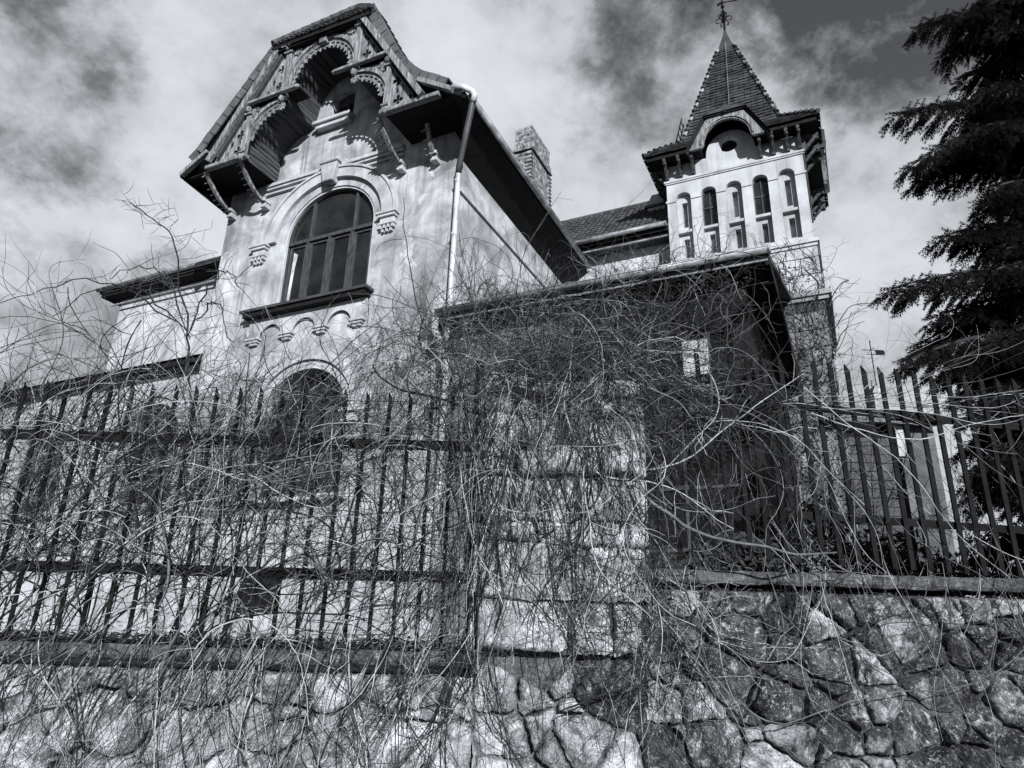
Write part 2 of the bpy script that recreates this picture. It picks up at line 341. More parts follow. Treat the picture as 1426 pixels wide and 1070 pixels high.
# mouldings round it
def ring(cx, zs, ro, rzo, ri, rzi, v0, v1, mat, name, a0=180, a1=0, n=36, leg=0):
    o = arc(cx, zs, ro, rzo, a0, a1, n); i = arc(cx, zs, ri, rzi, a1, a0, n)
    if leg: o = [(o[0][0], zs-leg)] + o + [(o[-1][0], zs-leg)]; i = [(i[0][0], zs-leg)] + i + [(i[-1][0], zs-leg)]
    return vb(MB().plate(o+i, [], v0, v1), name, mat)
ring(-3.16, 9.87, 1.72, 1.50, 1.42, 1.28, -0.09, -0.001, 'trim_plaster', 'archivolt')
ring(-3.16, 9.87, 1.78, 1.56, 1.725, 1.505, -0.12, -0.001, 'trim_plaster', 'archivolt_rim')
ring(-3.16, 9.87, 1.198, 1.098, 1.15, 1.05, 0.03, 0.085, 'plaster_white', 'window_reveal_bead', leg=1.64)
for c in (-5.01, -1.58):
    vb(MB().box((c-0.25, -0.17, 9.81), (c+0.25, -0.001, 9.87)).box((c-0.21, -0.14, 9.75), (c+0.21, -0.001, 9.81)).box((c-0.17, -0.09, 9.63), (c+0.17, -0.001, 9.75)).box((c-0.20, -0.12, 9.58), (c+0.20, -0.001, 9.63)), 'impost', 'trim_plaster', bevel=0.008)
    d = MB()
    for k in (-0.15, -0.05, 0.05, 0.15): d.box((c+k-0.028, -0.10, 9.50), (c+k+0.028, -0.001, 9.58))
    for k in (-0.10, 0.0, 0.10): d.box((c+k-0.028, -0.07, 9.43), (c+k+0.028, -0.001, 9.50))
    vb(d, 'dentil_row', 'trim_plaster')
vb(MB().plate([(-3.34, 11.02), (-3.07, 11.02), (-2.98, 11.48), (-3.44, 11.48)], [], -0.21, -0.002).box((-3.47, -0.24, 11.49), (-2.95, -0.002, 11.53)), 'keystone', 'trim_plaster', bevel=0.015)
for a, b in ((-5.10, -3.46), (-2.94, -1.35)):
    vb(MB().box((a, -0.10, 11.42), (b, -0.001, 11.50)).box((a, -0.06, 11.36), (b, -0.001, 11.419)), 'string_course', 'trim_plaster')
    vb(MB().box((a, -0.07, 11.22), (b if b < -3 else b, -0.001, 11.26)), 'string_course', 'trim_plaster')
vb(MB().box((-5.08, -0.27, 8.12), (-1.78, 0.22, 8.18)), 'window_sill', 'slate_metal')
vb(MB().box((-5.02, -0.22, 8.02), (-1.85, -0.001, 8.118)), 'sill_cornice', 'dark_wood')
# blind arcade below the sill
ap = [(-4.95, 8.02), (-4.95, 7.52)]
cons = [-4.76, -3.86, -2.97, -2.08]
for a, b in zip(cons[:-1], cons[1:]):
    ap += [(a+0.12, 7.52)] + arc((a+b)/2, 7.55, (b-a)/2-0.125, 0.30, 180, 0, 14) + [(b-0.12, 7.52)]
ap += [(-1.90, 7.52), (-1.90, 8.02)]
vb(MB().plate(ap, [], -0.05, -0.001), 'blind_arcade', 'plaster')
for a, b in zip(cons[:-1], cons[1:]): ring((a+b)/2, 7.55, (b-a)/2-0.10, 0.325, (b-a)/2-0.15, 0.275, -0.075, -0.051, 'trim_plaster', 'arcade_moulding', n=16)
for c in cons:
    vb(MB().box((c-0.18, -0.13, 7.51), (c+0.18, -0.001, 7.56)).box((c-0.14, -0.10, 7.46), (c+0.14, -0.001, 7.51)).box((c-0.10, -0.07, 7.41), (c+0.10, -0.001, 7.46)), 'console', 'trim_plaster', bevel=0.006)
# small attic window
sw = MB().plate(arch(-3.215, 0.333, 12.802, 13.55, 0.148, 10), [rect(-3.48, -2.95, 12.87, 13.42)], 0.22, 0.30).build('window', 'frame_wood', villa)
MB().box((-3.235, 0.20, 12.87), (-3.195, 0.29, 13.42)).box((-3.48, 0.205, 13.13), (-2.95, 0.285, 13.16)).build('mullion', 'frame_wood', sw)
MB().box((-3.49, 0.26, 12.86), (-2.94, 0.272, 13.43)).build('pane', 'glass', sw)
MB().plate([(-3.44, 12.88), (-2.97, 12.88), (-2.97, 13.2), (-3.12, 13.12), (-3.22, 13.3), (-3.36, 13.1), (-3.44, 13.24)], [], 0.25, 0.256).build('pane_reflection', 'pane_reflection', sw)  # jagged pale plate painting the bright reflection in the lower panes
vb(MB().box((-3.86, -0.22, 12.70), (-2.80, 0.2, 12.79)).box((-3.80, -0.16, 12.60), (-2.86, -0.001, 12.70)), 'attic_sill', 'trim_plaster', bevel=0.01)
# lower window
window(villa, -3.18, 1.02, 4.1, 5.72, 0.93, 0.28, [-3.18-0.35, -3.18+0.35], 5.70, [-3.18])
ring(-3.18, 5.72, 1.30, 1.20, 1.22, 1.12, -0.13, -0.001, 'trim_plaster', 'archivolt_rim')
ring(-3.18, 5.72, 1.21, 1.11, 1.03, 0.94, -0.07, -0.001, 'plaster_white', 'archivolt')
for c in (-4.36, -2.0): vb(MB().box((c-0.2, -0.18, 5.62), (c+0.2, -0.001, 5.71)).box((c-0.15, -0.13, 5.45), (c+0.15, -0.001, 5.62)), 'impost', 'trim_plaster')
vb(MB().box((-4.5, -0.2, 4.0), (-1.9, 0.2, 4.1)), 'window_sill', 'trim_plaster')
vb(MB().box((-6.32, -0.09, 3.7), (0.06, -0.001, 3.82)).box((-6.30, -0.06, 1.3), (0.04, -0.001, 3.7)), 'plinth', 'plaster_white')
vb(MB().plate(rect(-4.1, -3.2, 2.05, 2.65), [], -0.075, -0.062), 'basement_window', 'dark_wood')

# --- carved gable screen (v = -1)
V0 = -1.0
def vault_profile():
    p = [(-4.86, 11.52), (-4.84, 11.95)]
    p += arc(-3.95, 11.95, 0.88, 0.80, 172, 96, 8)
    p += [(-3.95, 12.78), (-3.92, 13.10)]
    p += arc(UC+0.03, 13.12, 0.88, 0.92, 178, 2, 18)
    p += [(-2.12, 13.10), (-2.09, 12.78)]
    p += arc(-2.10, 11.95, 0.88, 0.80, 84, 8, 8)
    p += [(-1.21, 11.95), (-1.19, 11.52)]
    return p
VP = vault_profile()
for k, (a, b) in enumerate(zip(VP[:-1], VP[1:])):     # planks lining the vaults, laid front to back
    d = Vector((b[0]-a[0], 0, b[1]-a[1])); L = d.length; d /= L; nn = Vector((-d.z, 0, d.x))
    m = max(1, round(L/0.12))
    for j in range(m):
        c = Vector((a[0], 0, a[1])) + d*(L*(j+0.5)/m)
        MB().obox(c + nn*0.02 + Vector((0, -0.465, 0)), d*(L/m/2-0.009), Vector((0, 0.46, 0)), nn*0.012).build('vault_board', 'plank_wood', villa)
vb(MB().plate(VP + [(-0.32, 11.52), (-0.95, 12.6), (-1.98, 14.22), (-4.2, 14.22), (-5.22, 12.6), (-5.78, 11.62)], [], -0.957, -0.935), 'screen_backing', 'dark_wood')
def quatrefoil(c, r, rot=0):
    r *= 1.35
    pts = []
    for k in range(4):
        a0 = rot + k*90
        for t in (-48, -24, 0, 24, 48):
            q = R(a0); cx, cz = c[0] + r*0.62*math.cos(q), c[1] + r*0.62*math.sin(q); qq = R(a0 + t*1.9)
            pts.append((cx + r*0.42*math.cos(qq), cz + r*0.42*math.sin(qq)))
        q = R(a0+45); pts.append((c[0] + r*0.22*math.cos(q), c[1] + r*0.22*math.sin(q)))
    return pts
def drop(c, r):
    r *= 1.25
    return [(c[0], c[1]+r*1.3), (c[0]-r*0.55, c[1]+0.2*r), (c[0]-r*0.4, c[1]-r*0.7), (c[0], c[1]-r), (c[0]+r*0.4, c[1]-r*0.7), (c[0]+r*0.55, c[1]+0.2*r)]
# boards left and right of the arches; each board panel is one carved part
rake_r = [(-1.98, 14.25), (-0.27, 11.56)]; rake_l = [(-4.22, 14.25), (-5.84, 11.62)]
def lerp(a, b, t): return (a[0]+(b[0]-a[0])*t, a[1]+(b[1]-a[1])*t)
def xr(z): t = (14.25-z)/(14.25-11.56); return -1.98 + t*1.71
def xl(z): t = (14.25-z)/(14.25-11.62); return -4.22 - t*1.62
def panel(poly, holes, name='carved_panel', v=V0):
    return vb(MB().plate(poly, holes, v-0.03, v), name, 'weathered_wood')
# upper right / left triangles
panel([(-1.94, 12.97), (xr(12.97), 12.97), (xr(14.1), 14.1), (-1.94, 14.1)],
      [quatrefoil((-1.80, 13.72), .085), quatrefoil((-1.80, 13.24), .085), drop((-1.62, 13.42), .07), drop((-1.80, 13.48), .05), drop((-1.50, 13.16), .07), drop((-1.86+0.05, 13.90), .035)])
panel([(xl(12.97), 12.97), (-4.04, 12.97), (-4.04, 14.1), (xl(14.1), 14.1)],
      [quatrefoil((-4.18, 13.72), .085), quatrefoil((-4.18, 13.24), .085), drop((-4.38, 13.42), .07), drop((-4.18, 13.48), .05), drop((-4.5, 13.14), .07)])
# lower outer triangles
panel([(-1.10, 11.52), (xr(11.52)-0.05, 11.52), (xr(12.60), 12.60), (-1.10, 12.60)],
      [quatrefoil((-0.92, 12.20), .10), quatrefoil((-0.88, 11.70), .09), drop((-0.92, 11.95), .055), drop((-0.66, 12.0), .08), drop((-0.58, 11.70), .05)])
panel([(xl(11.62)+0.02, 11.62), (-4.95, 11.60), (-4.95, 12.62), (xl(12.62), 12.62)],
      [quatrefoil((-5.10, 12.20), .10), quatrefoil((-5.12, 11.78), .09), drop((-5.10, 12.0), .055), drop((-5.34, 12.02), .08), drop((-5.42, 11.78), .05)])
# spandrels over the arches
sp = arc(UC+0.03, 13.12, 0.90, 0.94, 0, 180, 28) + [(-3.93, 14.22), (-2.10, 14.22)]
panel(sp, [], 'arch_spandrel')
for s in (1, -1):
    q = arc(-2.10, 11.95, 0.90, 0.82, 8, 84, 12) + [(-1.93, 12.84), (-1.10, 12.84), (-1.10, 12.2)]
    if s < 0: q = [(2*UC+0.01-a, b) for a, b in q]
    panel(q, [], 'arch_spandrel')
    q = arc(-2.10, 11.95, 1.02, 0.93, 10, 82, 12) + arc(-2.10, 11.95, 0.93, 0.84, 82, 10, 12)
    if s < 0: q = [(2*UC+0.01-a, b) for a, b in q]
    panel(q, [], 'arch_moulding', V0-0.035)
panel(arc(UC+0.03, 13.12, 1.02, 1.05, 8, 172, 28) + arc(UC+0.03, 13.12, 0.93, 0.97, 172, 8, 28), [], 'arch_moulding', V0-0.035)
# scalloped, pierced trims hanging inside the arches
def scallop(cx, cz, rx, rz, a0, a1, n, flip=False):
    """pierced hanging trim: a thin band on the arch with a row of small clover-shaped pendants under it"""
    fl = (lambda a: 2*UC+0.01-a) if flip else (lambda a: a)
    outer = arc(cx, cz, rx, rz, a0, a1, n*4); inner = arc(cx, cz, rx-0.045, rz-0.045, a1, a0, n*4)
    m = MB().plate([(fl(a), b) for a, b in outer+inner], [], V0-0.015, V0+0.015)
    for i in range(n):
        A = R(a0 + (a1-a0)*(i+0.5)/n); ca, sa = math.cos(A), math.sin(A); T = Vector((-sa, 0, ca)); Nn = Vector((ca, 0, sa))
        c = Vector((cx+(rx-0.045)*ca, V0, cz+(rz-0.045)*sa)); prof = [(-.020, 0), (-.020, .040), (-.062, .052), (-.066, .095), (-.026, .108), (-.022, .135), (0, .155), (.022, .135), (.026, .108), (.066, .095), (.062, .052), (.020, .040), (.020, 0)]
        pts = [c + T*p - Nn*q for p, q in prof]
        m.plate([(fl(p.x), p.z) for p in pts], [], V0-0.013, V0+0.013)
    return vb(m, 'scalloped_trim', 'weathered_wood')
scallop(UC+0.03, 13.12, 0.90, 0.94, 178, 2, 17)
scallop(-2.10, 11.95, 0.90, 0.82, 86, 2, 8); scallop(-2.10, 11.95, 0.90, 0.82, 86, 2, 8, True)
# posts, ties, base beams
def post(u, z0, z1, hw=0.085):
    p = vb(MB().box((u-hw, V0-0.09, z0), (u+hw, V0+0.02, z1)), 'gable_post', 'weathered_wood', bevel=0.012)
    MB().box((u-hw-0.03, V0-0.13, z1-0.17), (u+hw+0.03, V0-0.091, z1-0.12)).ball((u, V0-0.12, z1-0.05), 0.085, n=8).build('carved_cap', 'weathered_wood', p)
    MB().ball((u, V0-0.1, z0-0.03), 0.07, sz=1.3, n=8).box((u-hw-0.02, V0-0.12, z0+0.1), (u+hw+0.02, V0-0.091, z0+0.14)).build('carved_foot', 'weathered_wood', p)
post(-2.03, 12.80, 14.22); post(-3.98, 12.80, 14.22)
post(-1.14, 11.50, 12.78, 0.06); post(-4.91, 11.54, 12.82, 0.06)
for a, b in ((-2.50, -1.05), (-4.90, -3.52)):
    vb(MB().box((a, V0-0.20, 12.87), (b, V0-0.10, 12.94)).ball(((a if a > -3 else b), V0-0.15, 12.905), 0.055, sx=1.5, n=8), 'tie_beam', 'weathered_wood', bevel=0.01)
    mid = (a+b)/2
    vb(MB().box((a+0.15, V0-0.099, 12.96), (b-0.02, V0+0.3, 13.0)), 'tie_board', 'dark_wood')
vb(MB().box((-1.25, V0-0.12, 11.42), (0.12, V0+0.02, 11.51)), 'base_beam', 'weathered_wood', bevel=0.01)
vb(MB().box((-5.98, V0-0.12, 11.50), (-4.78, V0+0.02, 11.59)), 'base_beam', 'weathered_wood', bevel=0.01)
# lattice ornaments in the corners beside the central arch and above the tie beams
def lattice(cx, cz, r, name='lattice_ornament'):
    m = MB()
    for k in range(5):
        a = k*PI/5; m.obox((cx, V0-0.05, cz), (r*math.cos(a), 0, r*math.sin(a)), (0, 0.015, 0), (-0.012*math.sin(a), 0, 0.012*math.cos(a)))
    for k in range(8):
        a = k*PI/4; m.ball((cx+r*math.cos(a), V0-0.05, cz+r*math.sin(a)), 0.03, n=6)
    vb(m, name, 'weathered_wood')
for c in ((-2.27, 14.08, .11), (-3.75, 14.08, .11), (-1.28, 12.70, .12), (-4.78, 12.72, .12), (-2.02, 12.62, .08), (-3.98, 12.6, .08)): lattice(*c)
m = MB()                                               # little figure-like finial on the crown of the arch
m.box((UC-0.05, V0-0.12, 13.98), (UC+0.13, V0-0.03, 14.12)).tube([(UC+0.0, V0-0.1, 14.1), (UC-0.02, V0-0.14, 14.24), (UC-0.08, V0-0.15, 14.3)], [0.035, 0.03, 0.05], 6)
vb(m, 'arch_ornament', 'weathered_wood')
# rake boards
def bar(a, b, w, v0, v1, name, mat):
    a, b = Vector((a[0], 0, a[1])), Vector((b[0], 0, b[1])); d = (b-a); L = d.length; d /= L; n = Vector((-d.z, 0, d.x))
    return vb(MB().obox((a+b)/2 + Vector((0, (v0+v1)/2, 0)), d*L/2, Vector((0, (v1-v0)/2, 0)), n*w/2), name, mat, bevel=0.008)
bar((-1.99, 14.28), (-0.23, 11.50), 0.13, V0-0.20, V0-0.10, 'rake_board', 'weathered_wood')
bar((-4.23, 14.28), (-5.86, 11.64), 0.13, V0-0.20, V0-0.10, 'rake_board', 'weathered_wood')
bar((-2.02, 14.1), (-0.45, 11.62), 0.07, V0-0.12, V0-0.035, 'rake_fillet', 'dark_wood')
bar((-4.19, 14.1), (-5.66, 11.72), 0.07, V0-0.12, V0-0.035, 'rake_fillet', 'frame_wood')
bar((-0.40, 11.96), (0.42, 11.42), 0.10, V0-0.16, V0-0.04, 'eave_rafter', 'weathered_wood')
bar((-5.98, 11.98), (-6.72, 11.56), 0.10, V0-0.16, V0-0.04, 'eave_rafter', 'weathered_wood')
# soffit boards between screen and wall
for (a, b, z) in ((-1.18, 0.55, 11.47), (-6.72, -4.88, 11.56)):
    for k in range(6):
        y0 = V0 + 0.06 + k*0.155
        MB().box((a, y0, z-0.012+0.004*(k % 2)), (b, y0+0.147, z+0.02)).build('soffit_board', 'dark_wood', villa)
# braces with teeth
def brace(u, v0, z0, v1, z1, teeth=8):
    pts = []
    for i in range(9):
        t = i/8; pts.append(Vector((u, v0+(v1-v0)*t, z0+(z1-z0)*(t**1.35)-0.05*math.sin(PI*t))))
    b = MB()
    for p, q in zip(pts[:-1], pts[1:]):
        d = q-p; L = d.length; d /= L; n = Vector((0, -d.z, d.y))
        b.obox((p+q)/2, d*(L/2+0.01), (0.036, 0, 0), n*0.034)
    br = vb(b, 'gable_brace', 'weathered_wood')
    tt = MB()
    for i in range(teeth):
        t = (i+0.6)/teeth; p = Vector((u-0.02, v0+(v1-v0)*t, z0+(z1-z0)*(t**1.35)-0.05*math.sin(PI*t)))
        tt.obox(p+Vector((-0.085, 0.03, 0.01)), (0.075, 0, 0.01), (0, 0.014, 0), (0.0, 0.008, 0.020))
    tt.build('brace_teeth', 'weathered_wood', br)
    c = MB().box((u-0.08, -0.24, z0-0.02), (u+0.08, -0.001, z0+0.05)).box((u-0.055, -0.17, z0-0.10), (u+0.055, -0.001, z0-0.02)).box((u-0.07, -0.19, z0-0.15), (u+0.07, -0.001, z0-0.10))
    vb(c, 'stone_corbel', 'trim_plaster', bevel=0.008)
brace(-6.05, -0.16, 10.98, -1.0, 11.52); brace(-5.02, -0.16, 10.98, -1.0, 11.52); brace(-1.32, -0.16, 10.92, -1.0, 11.44)
brace(-0.50, -0.16, 10.90, -0.5, 11.40, 4)

# --- main roof
def shell(prof, v0, v1, th, name, mat, cut=None):
    m = MB(); n = len(prof); lo = []
    for i, p in enumerate(prof):
        a = prof[max(i-1, 0)]; b = prof[min(i+1, n-1)]; d = Vector((b[0]-a[0], b[1]-a[1])).normalized(); lo.append((p[0]+d.y*th, p[1]-d.x*th))
    ring_ = prof + lo[::-1]; N_ = len(ring_)
    f = (lambda p, v: (p[0], v, p[1]))
    vs = [f(p, v0 if cut is None else cut(p)) for p in ring_] + [f(p, v1) for p in ring_]
    m.add(vs, [(i, (i+1) % N_, N_+(i+1) % N_, N_+i) for i in range(N_)])
    m.add(vs[:N_], [(i, i+1, N_-2-i, N_-1-i) for i in range(n-1)]); m.add(vs[N_:], [(i, i+1, N_-2-i, N_-1-i) for i in range(n-1)])
    return vb(m, name, mat)
hipcut = lambda p: -1.05 if p[1] < 14.42 else -1.05 + (p[1]-14.36)*0.62
shell(PROF, -1.05, 6.8, 0.10, 'main_roof', 'dark_wood', hipcut)
# tiles (real, joined) -----------------------------------------------------
def tiles(m, org, du, dv, nrm, w, h, nu, nv, inside, th=0.018, wave=0.022, seg=4, lift=0.02):
    """rows of curved clay tiles; du along the eave, dv up the slope"""
    for j in range(nv):
        off = 0.5*w if (j % 2 and wave == 0) else 0
        for i in range(nu):
            uu, vv = i*w+off, j*h
            if not inside(uu+w/2, vv+h/2): continue
            jit = random.uniform(-0.006, 0.006); vs = []; seglist = range(seg+1)
            for e, (y, l) in enumerate(((vv-0.03, lift+th), (vv+h+0.02, th*0.2))):
                for k in seglist:
                    x = uu + 0.004 + (w-0.008)*k/seg
                    vs.append(org + du*x + dv*(y+jit) + nrm*(l + wave*math.sin(PI*k/seg*1.0) + jit))
            for k in seglist:
                x = uu + 0.004 + (w-0.008)*k/seg
                vs.append(org + du*x + dv*(vv-0.03+jit) + nrm*(lift + wave*math.sin(PI*k/seg)*0.9 + jit - 0.012))
            n_ = seg+1
            m.add(vs, [(k, k+1, n_+k+1, n_+k) for k in range(seg)] + [(2*n_+k, 2*n_+k+1, k+1, k) for k in range(seg)])
# hip at the front
ridge = Vector((-3.13, 0.03, 16.1)); hl = Vector((-4.36, -1.22, 14.30)); hr = Vector((-1.70, -1.22, 14.22))
hm = MB(); top = ridge + Vector((0, 0, 0.03))
hm.add([hl, hr, top, hl-Vector((0, 0, .12)), hr-Vector((0, 0, .12)), top-Vector((0, 0, .12))], [(0, 1, 2), (3, 5, 4), (0, 3, 4, 1), (1, 4, 5, 2), (2, 5, 3, 0)])
hip = vb(hm, 'hip_roof', 'dark_wood')
du = (hr-hl).normalized(); mid = (hl+hr)/2; dv = (top-mid).normalized(); nr = du.cross(dv).normalized(); Lb = (hr-hl).length; Lh = (top-mid).length
tm = MB(); tiles(tm, hl, du, dv, nr, 0.13, 0.17, int(Lb/0.13)+1, int(Lh/0.17)+1, lambda x, y: (y/Lh)*Lb/2 - 0.08 < x < Lb-(y/Lh)*Lb/2 + 0.08 and y < Lh, wave=0.03)
tm.build('roof_tiles', 'roof_tile', hip, kind='stuff')
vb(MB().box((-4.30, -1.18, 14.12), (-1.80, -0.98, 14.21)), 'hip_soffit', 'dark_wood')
for a, b in ((hl, top), (hr, top)):                    # rounded hip tiles
    for k in range(9):
        t0, t1 = k/9, (k+1.15)/9; p, q = a.lerp(b, t0), a.lerp(b, min(1, t1))
        MB().tube([p+Vector((0, 0, .03)), q+Vector((0, 0, .04))], [0.11, 0.09], 8).build('hip_tile', 'roof_tile', villa)
# verge tiles along both rakes
def along(pts, step):
    out = []; P = [Vector((p[0], 0, p[1])) for p in pts]; 
    Ls = [0]
    for a, b in zip(P[:-1], P[1:]): Ls.append(Ls[-1] + (b-a).length)
    s = 0
    def at_(s):
        for i in range(len(P)-1):
            if s <= Ls[i+1] or i == len(P)-2: return P[i] + (P[i+1]-P[i])*((s-Ls[i])/(Ls[i+1]-Ls[i]))
    while s + step*0.6 < Ls[-1]: out.append((at_(s), at_(min(s+step, Ls[-1])))); s += step
    return out
for pts in ([(-1.74, 14.46), (-0.86, 12.70), (-0.40, 12.12), (0.14, 11.76), (0.30, 11.65)], [(-4.40, 14.48), (-5.86, 12.68), (-6.32, 12.08), (-6.62, 11.85)]):
    for a, b in along(pts, 0.255):
        d = (b-a); L = d.length; d /= L; n = Vector((-d.z, 0, d.x))
        if n.z < 0: n = -n
        tlt = random.uniform(-0.01, 0.01)
        MB().obox((a+b)/2 - n*0.055 + Vector((0, -1.125+tlt, 0)), d*(L/2-0.010), (0, 0.016, 0), n*0.125).obox((a+b)/2 + n*0.045 + Vector((0, -0.95, 0)), d*(L/2+0.012)+n*0.012, (0, 0.19, 0), n*0.014).build('verge_tile', 'verge_tile', villa)
# roof plane tiles on both flanks (only their lower courses and edges are seen)
fm = MB()
for a, b in (((0.64, 11.37), (0.12, 11.72)), ((0.12, 11.72), (-0.42, 12.08)), ((-0.42, 12.08), (-0.90, 12.66)), ((-0.90, 12.66), (-1.8, 14.38)), ((-1.8, 14.38), (-3.13, 16.12))):
    A, B = Vector((a[0], -0.70, a[1]-0.05)), Vector((b[0], -0.70, b[1]-0.05)); dv = (B-A); L = dv.length; dv /= L; du_ = Vector((0, 1, 0)); nn = Vector((-dv.z, 0, dv.x)); nn = nn if nn.z > 0 else -nn
    tiles(fm, A, du_, dv, nn, 0.22, 0.30, 34, max(1, round(L/0.30)), (lambda x, y, z0=A.z, dz=dv.z: x > 0.05 + max(0, (z0+y*dz-14.2)*0.66)), wave=0.02, lift=0.0)
vb(fm, 'flank_tiles', 'roof_tile', kind='stuff')
# sloping soffits of the side eaves
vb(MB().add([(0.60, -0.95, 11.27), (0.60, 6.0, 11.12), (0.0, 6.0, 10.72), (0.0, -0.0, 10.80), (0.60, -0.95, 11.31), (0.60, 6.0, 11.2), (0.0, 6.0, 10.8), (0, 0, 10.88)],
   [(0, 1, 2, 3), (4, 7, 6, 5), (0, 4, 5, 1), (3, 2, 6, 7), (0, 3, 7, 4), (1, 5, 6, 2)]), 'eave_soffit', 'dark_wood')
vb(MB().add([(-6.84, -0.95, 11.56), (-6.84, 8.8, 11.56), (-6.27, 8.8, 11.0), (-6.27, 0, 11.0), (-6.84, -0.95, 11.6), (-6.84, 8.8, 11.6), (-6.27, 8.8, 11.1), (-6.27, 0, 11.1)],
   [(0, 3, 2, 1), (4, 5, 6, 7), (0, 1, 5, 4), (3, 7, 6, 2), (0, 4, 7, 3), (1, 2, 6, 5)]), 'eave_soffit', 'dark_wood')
vb(MB().box((0.60, -1.0, 11.26), (0.63, 6.0, 11.40)), 'fascia', 'dark_wood')
def gutter(a, b, r, mat='zinc', name='gutter', parent=None):
    a, b = Vector(a), Vector(b); d = (b-a).normalized(); s = d.cross(Vector((0, 0, 1))).normalized(); m = MB(); n = 8
    vs = []
    for p in (a, b):
        for rr in (r, r*0.88):
            for k in range(n+1):
                t = PI + PI*k/n; vs.append(p + s*math.cos(t)*rr + Vector((0, 0, 1))*math.sin(t)*rr)
    q = n+1
    fs = [(k, k+1, 2*q+k+1, 2*q+k) for k in range(n)] + [(q+k+1, q+k, 3*q+k, 3*q+k+1) for k in range(n)] + [(k+1, k, q+k, q+k+1) for k in range(n)] + [(2*q+k, 2*q+k+1, 3*q+k+1, 3*q+k) for k in range(n)]
    fs += [(0, 2*q, 3*q, q), (n, q+n, 3*q+n, 2*q+n)]
    m.add(vs, fs); m.tube([a+s*r, b+s*r], r*0.13, 6)
    g = vb(m, name, mat, smooth=True)
    L = (b-a).length
    for k in range(int(L/0.9)+1):
        p = a + d*min(L-0.02, 0.2+k*0.9); h = MB()
        h.tube([p + s*math.cos(PI+PI*j/8)*r*1.05 + Vector((0, 0, math.sin(PI+PI*j/8)*r*1.05)) for j in range(9)], 0.009, 4)
        h.build('gutter_bracket', 'zinc', g)
    return g
gutter((0.68, -0.98, 11.36), (0.68, 5.9, 11.22), 0.065)
dp = vb(MB().tube([(0.40, -1.06, 11.52), (0.62, -1.05, 11.45), (0.80, -1.0, 11.33), (0.84, -0.98, 11.24), (0.80, -0.96, 11.12)], 0.06, 10), 'pipe_bend', 'white_zinc', smooth=True)
vb(MB().tube([(0.80, -0.96, 11.14), (0.10, -0.17, 10.42), (0.09, -0.15, 10.30)], 0.058, 10), 'upper_downpipe', 'slate_metal', smooth=True)
dp = vb(MB().tube([(0.09, -0.155, 10.38), (0.075, -0.13, 10.30), (0.06, -0.13, 7.45), (0.06, -0.13, 7.2), (0.15, -0.3, 7.0), (0.1, -0.25, 6.7), (0.06, -0.13, 6.4), (0.06, -0.13, 2.0)], 0.055, 10), 'downpipe', 'white_zinc', smooth=True)
for z in (7.3, 8.9, 10.1, 5.6, 4.1): MB().tube([(0.06, -0.13, z), (0.06, -0.13, z+0.05)], 0.066, 10).build('pipe_collar', 'white_zinc', dp)

# --- upper left wing and annex
vb(MB().box((-11.75, 1.5, 1.3), (-6.262, 7.0, 10.55)), 'left_wing_wall', 'plaster_white')
vb(MB().box((-12.15, 1.14, 10.52), (-6.29, 1.9, 10.62)), 'left_wing_soffit', 'dark_wood')
vb(MB().add([(-12.2, 1.1, 10.60), (-6.28, 1.1, 10.60), (-6.28, 4.2, 12.2), (-12.2, 4.2, 12.2), (-12.2, 1.1, 10.72), (-6.28, 1.1, 10.72), (-6.28, 4.2, 12.32), (-12.2, 4.2, 12.32), (-12.2, 7.2, 10.6), (-6.28, 7.2, 10.6), (-12.2, 7.2, 10.72), (-6.28, 7.2, 10.72)],
   [(0, 1, 2, 3), (4, 7, 6, 5), (0, 4, 5, 1), (3, 2, 9, 8), (7, 10, 11, 6), (8, 9, 11, 10), (0, 3, 7, 4), (3, 8, 10, 7), (1, 5, 6, 2), (2, 6, 11, 9)]), 'left_wing_roof', 'roof_tile')
gutter((-12.2, 1.04, 10.72), (-6.30, 1.04, 10.72), 0.07)
vb(MB().tube([(-11.9, 1.32, 10.30), (-6.28, 1.32, 10.30)], 0.03, 6), 'cable_conduit', 'zinc')
AN1 = arch(-8.05, 0.95, 4.3, 5.75, 0.90, 20); AN2 = arch(-12.0, 0.95, 4.3, 5.75, 0.9, 20)
vb(MB().plate(rect(-15.5, -6.275, 1.3, 7.45), [AN1, AN2], 0.5, 0.9), 'annex_wall', 'plaster_white')
for c in (-8.05, -12.0):
    window(villa, c, 0.95, 4.3, 5.75, 0.90, 0.74, [c-0.32, c+0.32], 5.72, [c])
    ring(c, 5.75, 1.22, 1.15, 1.14, 1.07, 0.36, 0.499, 'trim_plaster', 'archivolt_rim'); ring(c, 5.75, 1.13, 1.06, 0.96, 0.91, 0.42, 0.499, 'plaster_white', 'archivolt')
    vb(MB().box((c-1.2, 0.3, 4.18), (c+1.2, 0.7, 4.3)), 'window_sill', 'trim_plaster')
vb(MB().box((-15.6, 0.22, 7.45), (-6.28, 1.45, 7.56)).box((-15.6, 0.30, 7.36), (-6.28, 0.499, 7.45)), 'annex_cornice', 'dark_wood')
vb(MB().add([(-15.6, 0.15, 7.58), (-6.28, 0.15, 7.58), (-6.28, 1.49, 8.0), (-15.6, 1.49, 8.0)], [(0, 1, 2, 3)]), 'annex_roof', 'roof_tile')
vb(MB().box((-15.5, 0.901, 1.3), (-11.76, 6, 7.44)), 'annex_end', 'plaster_white')

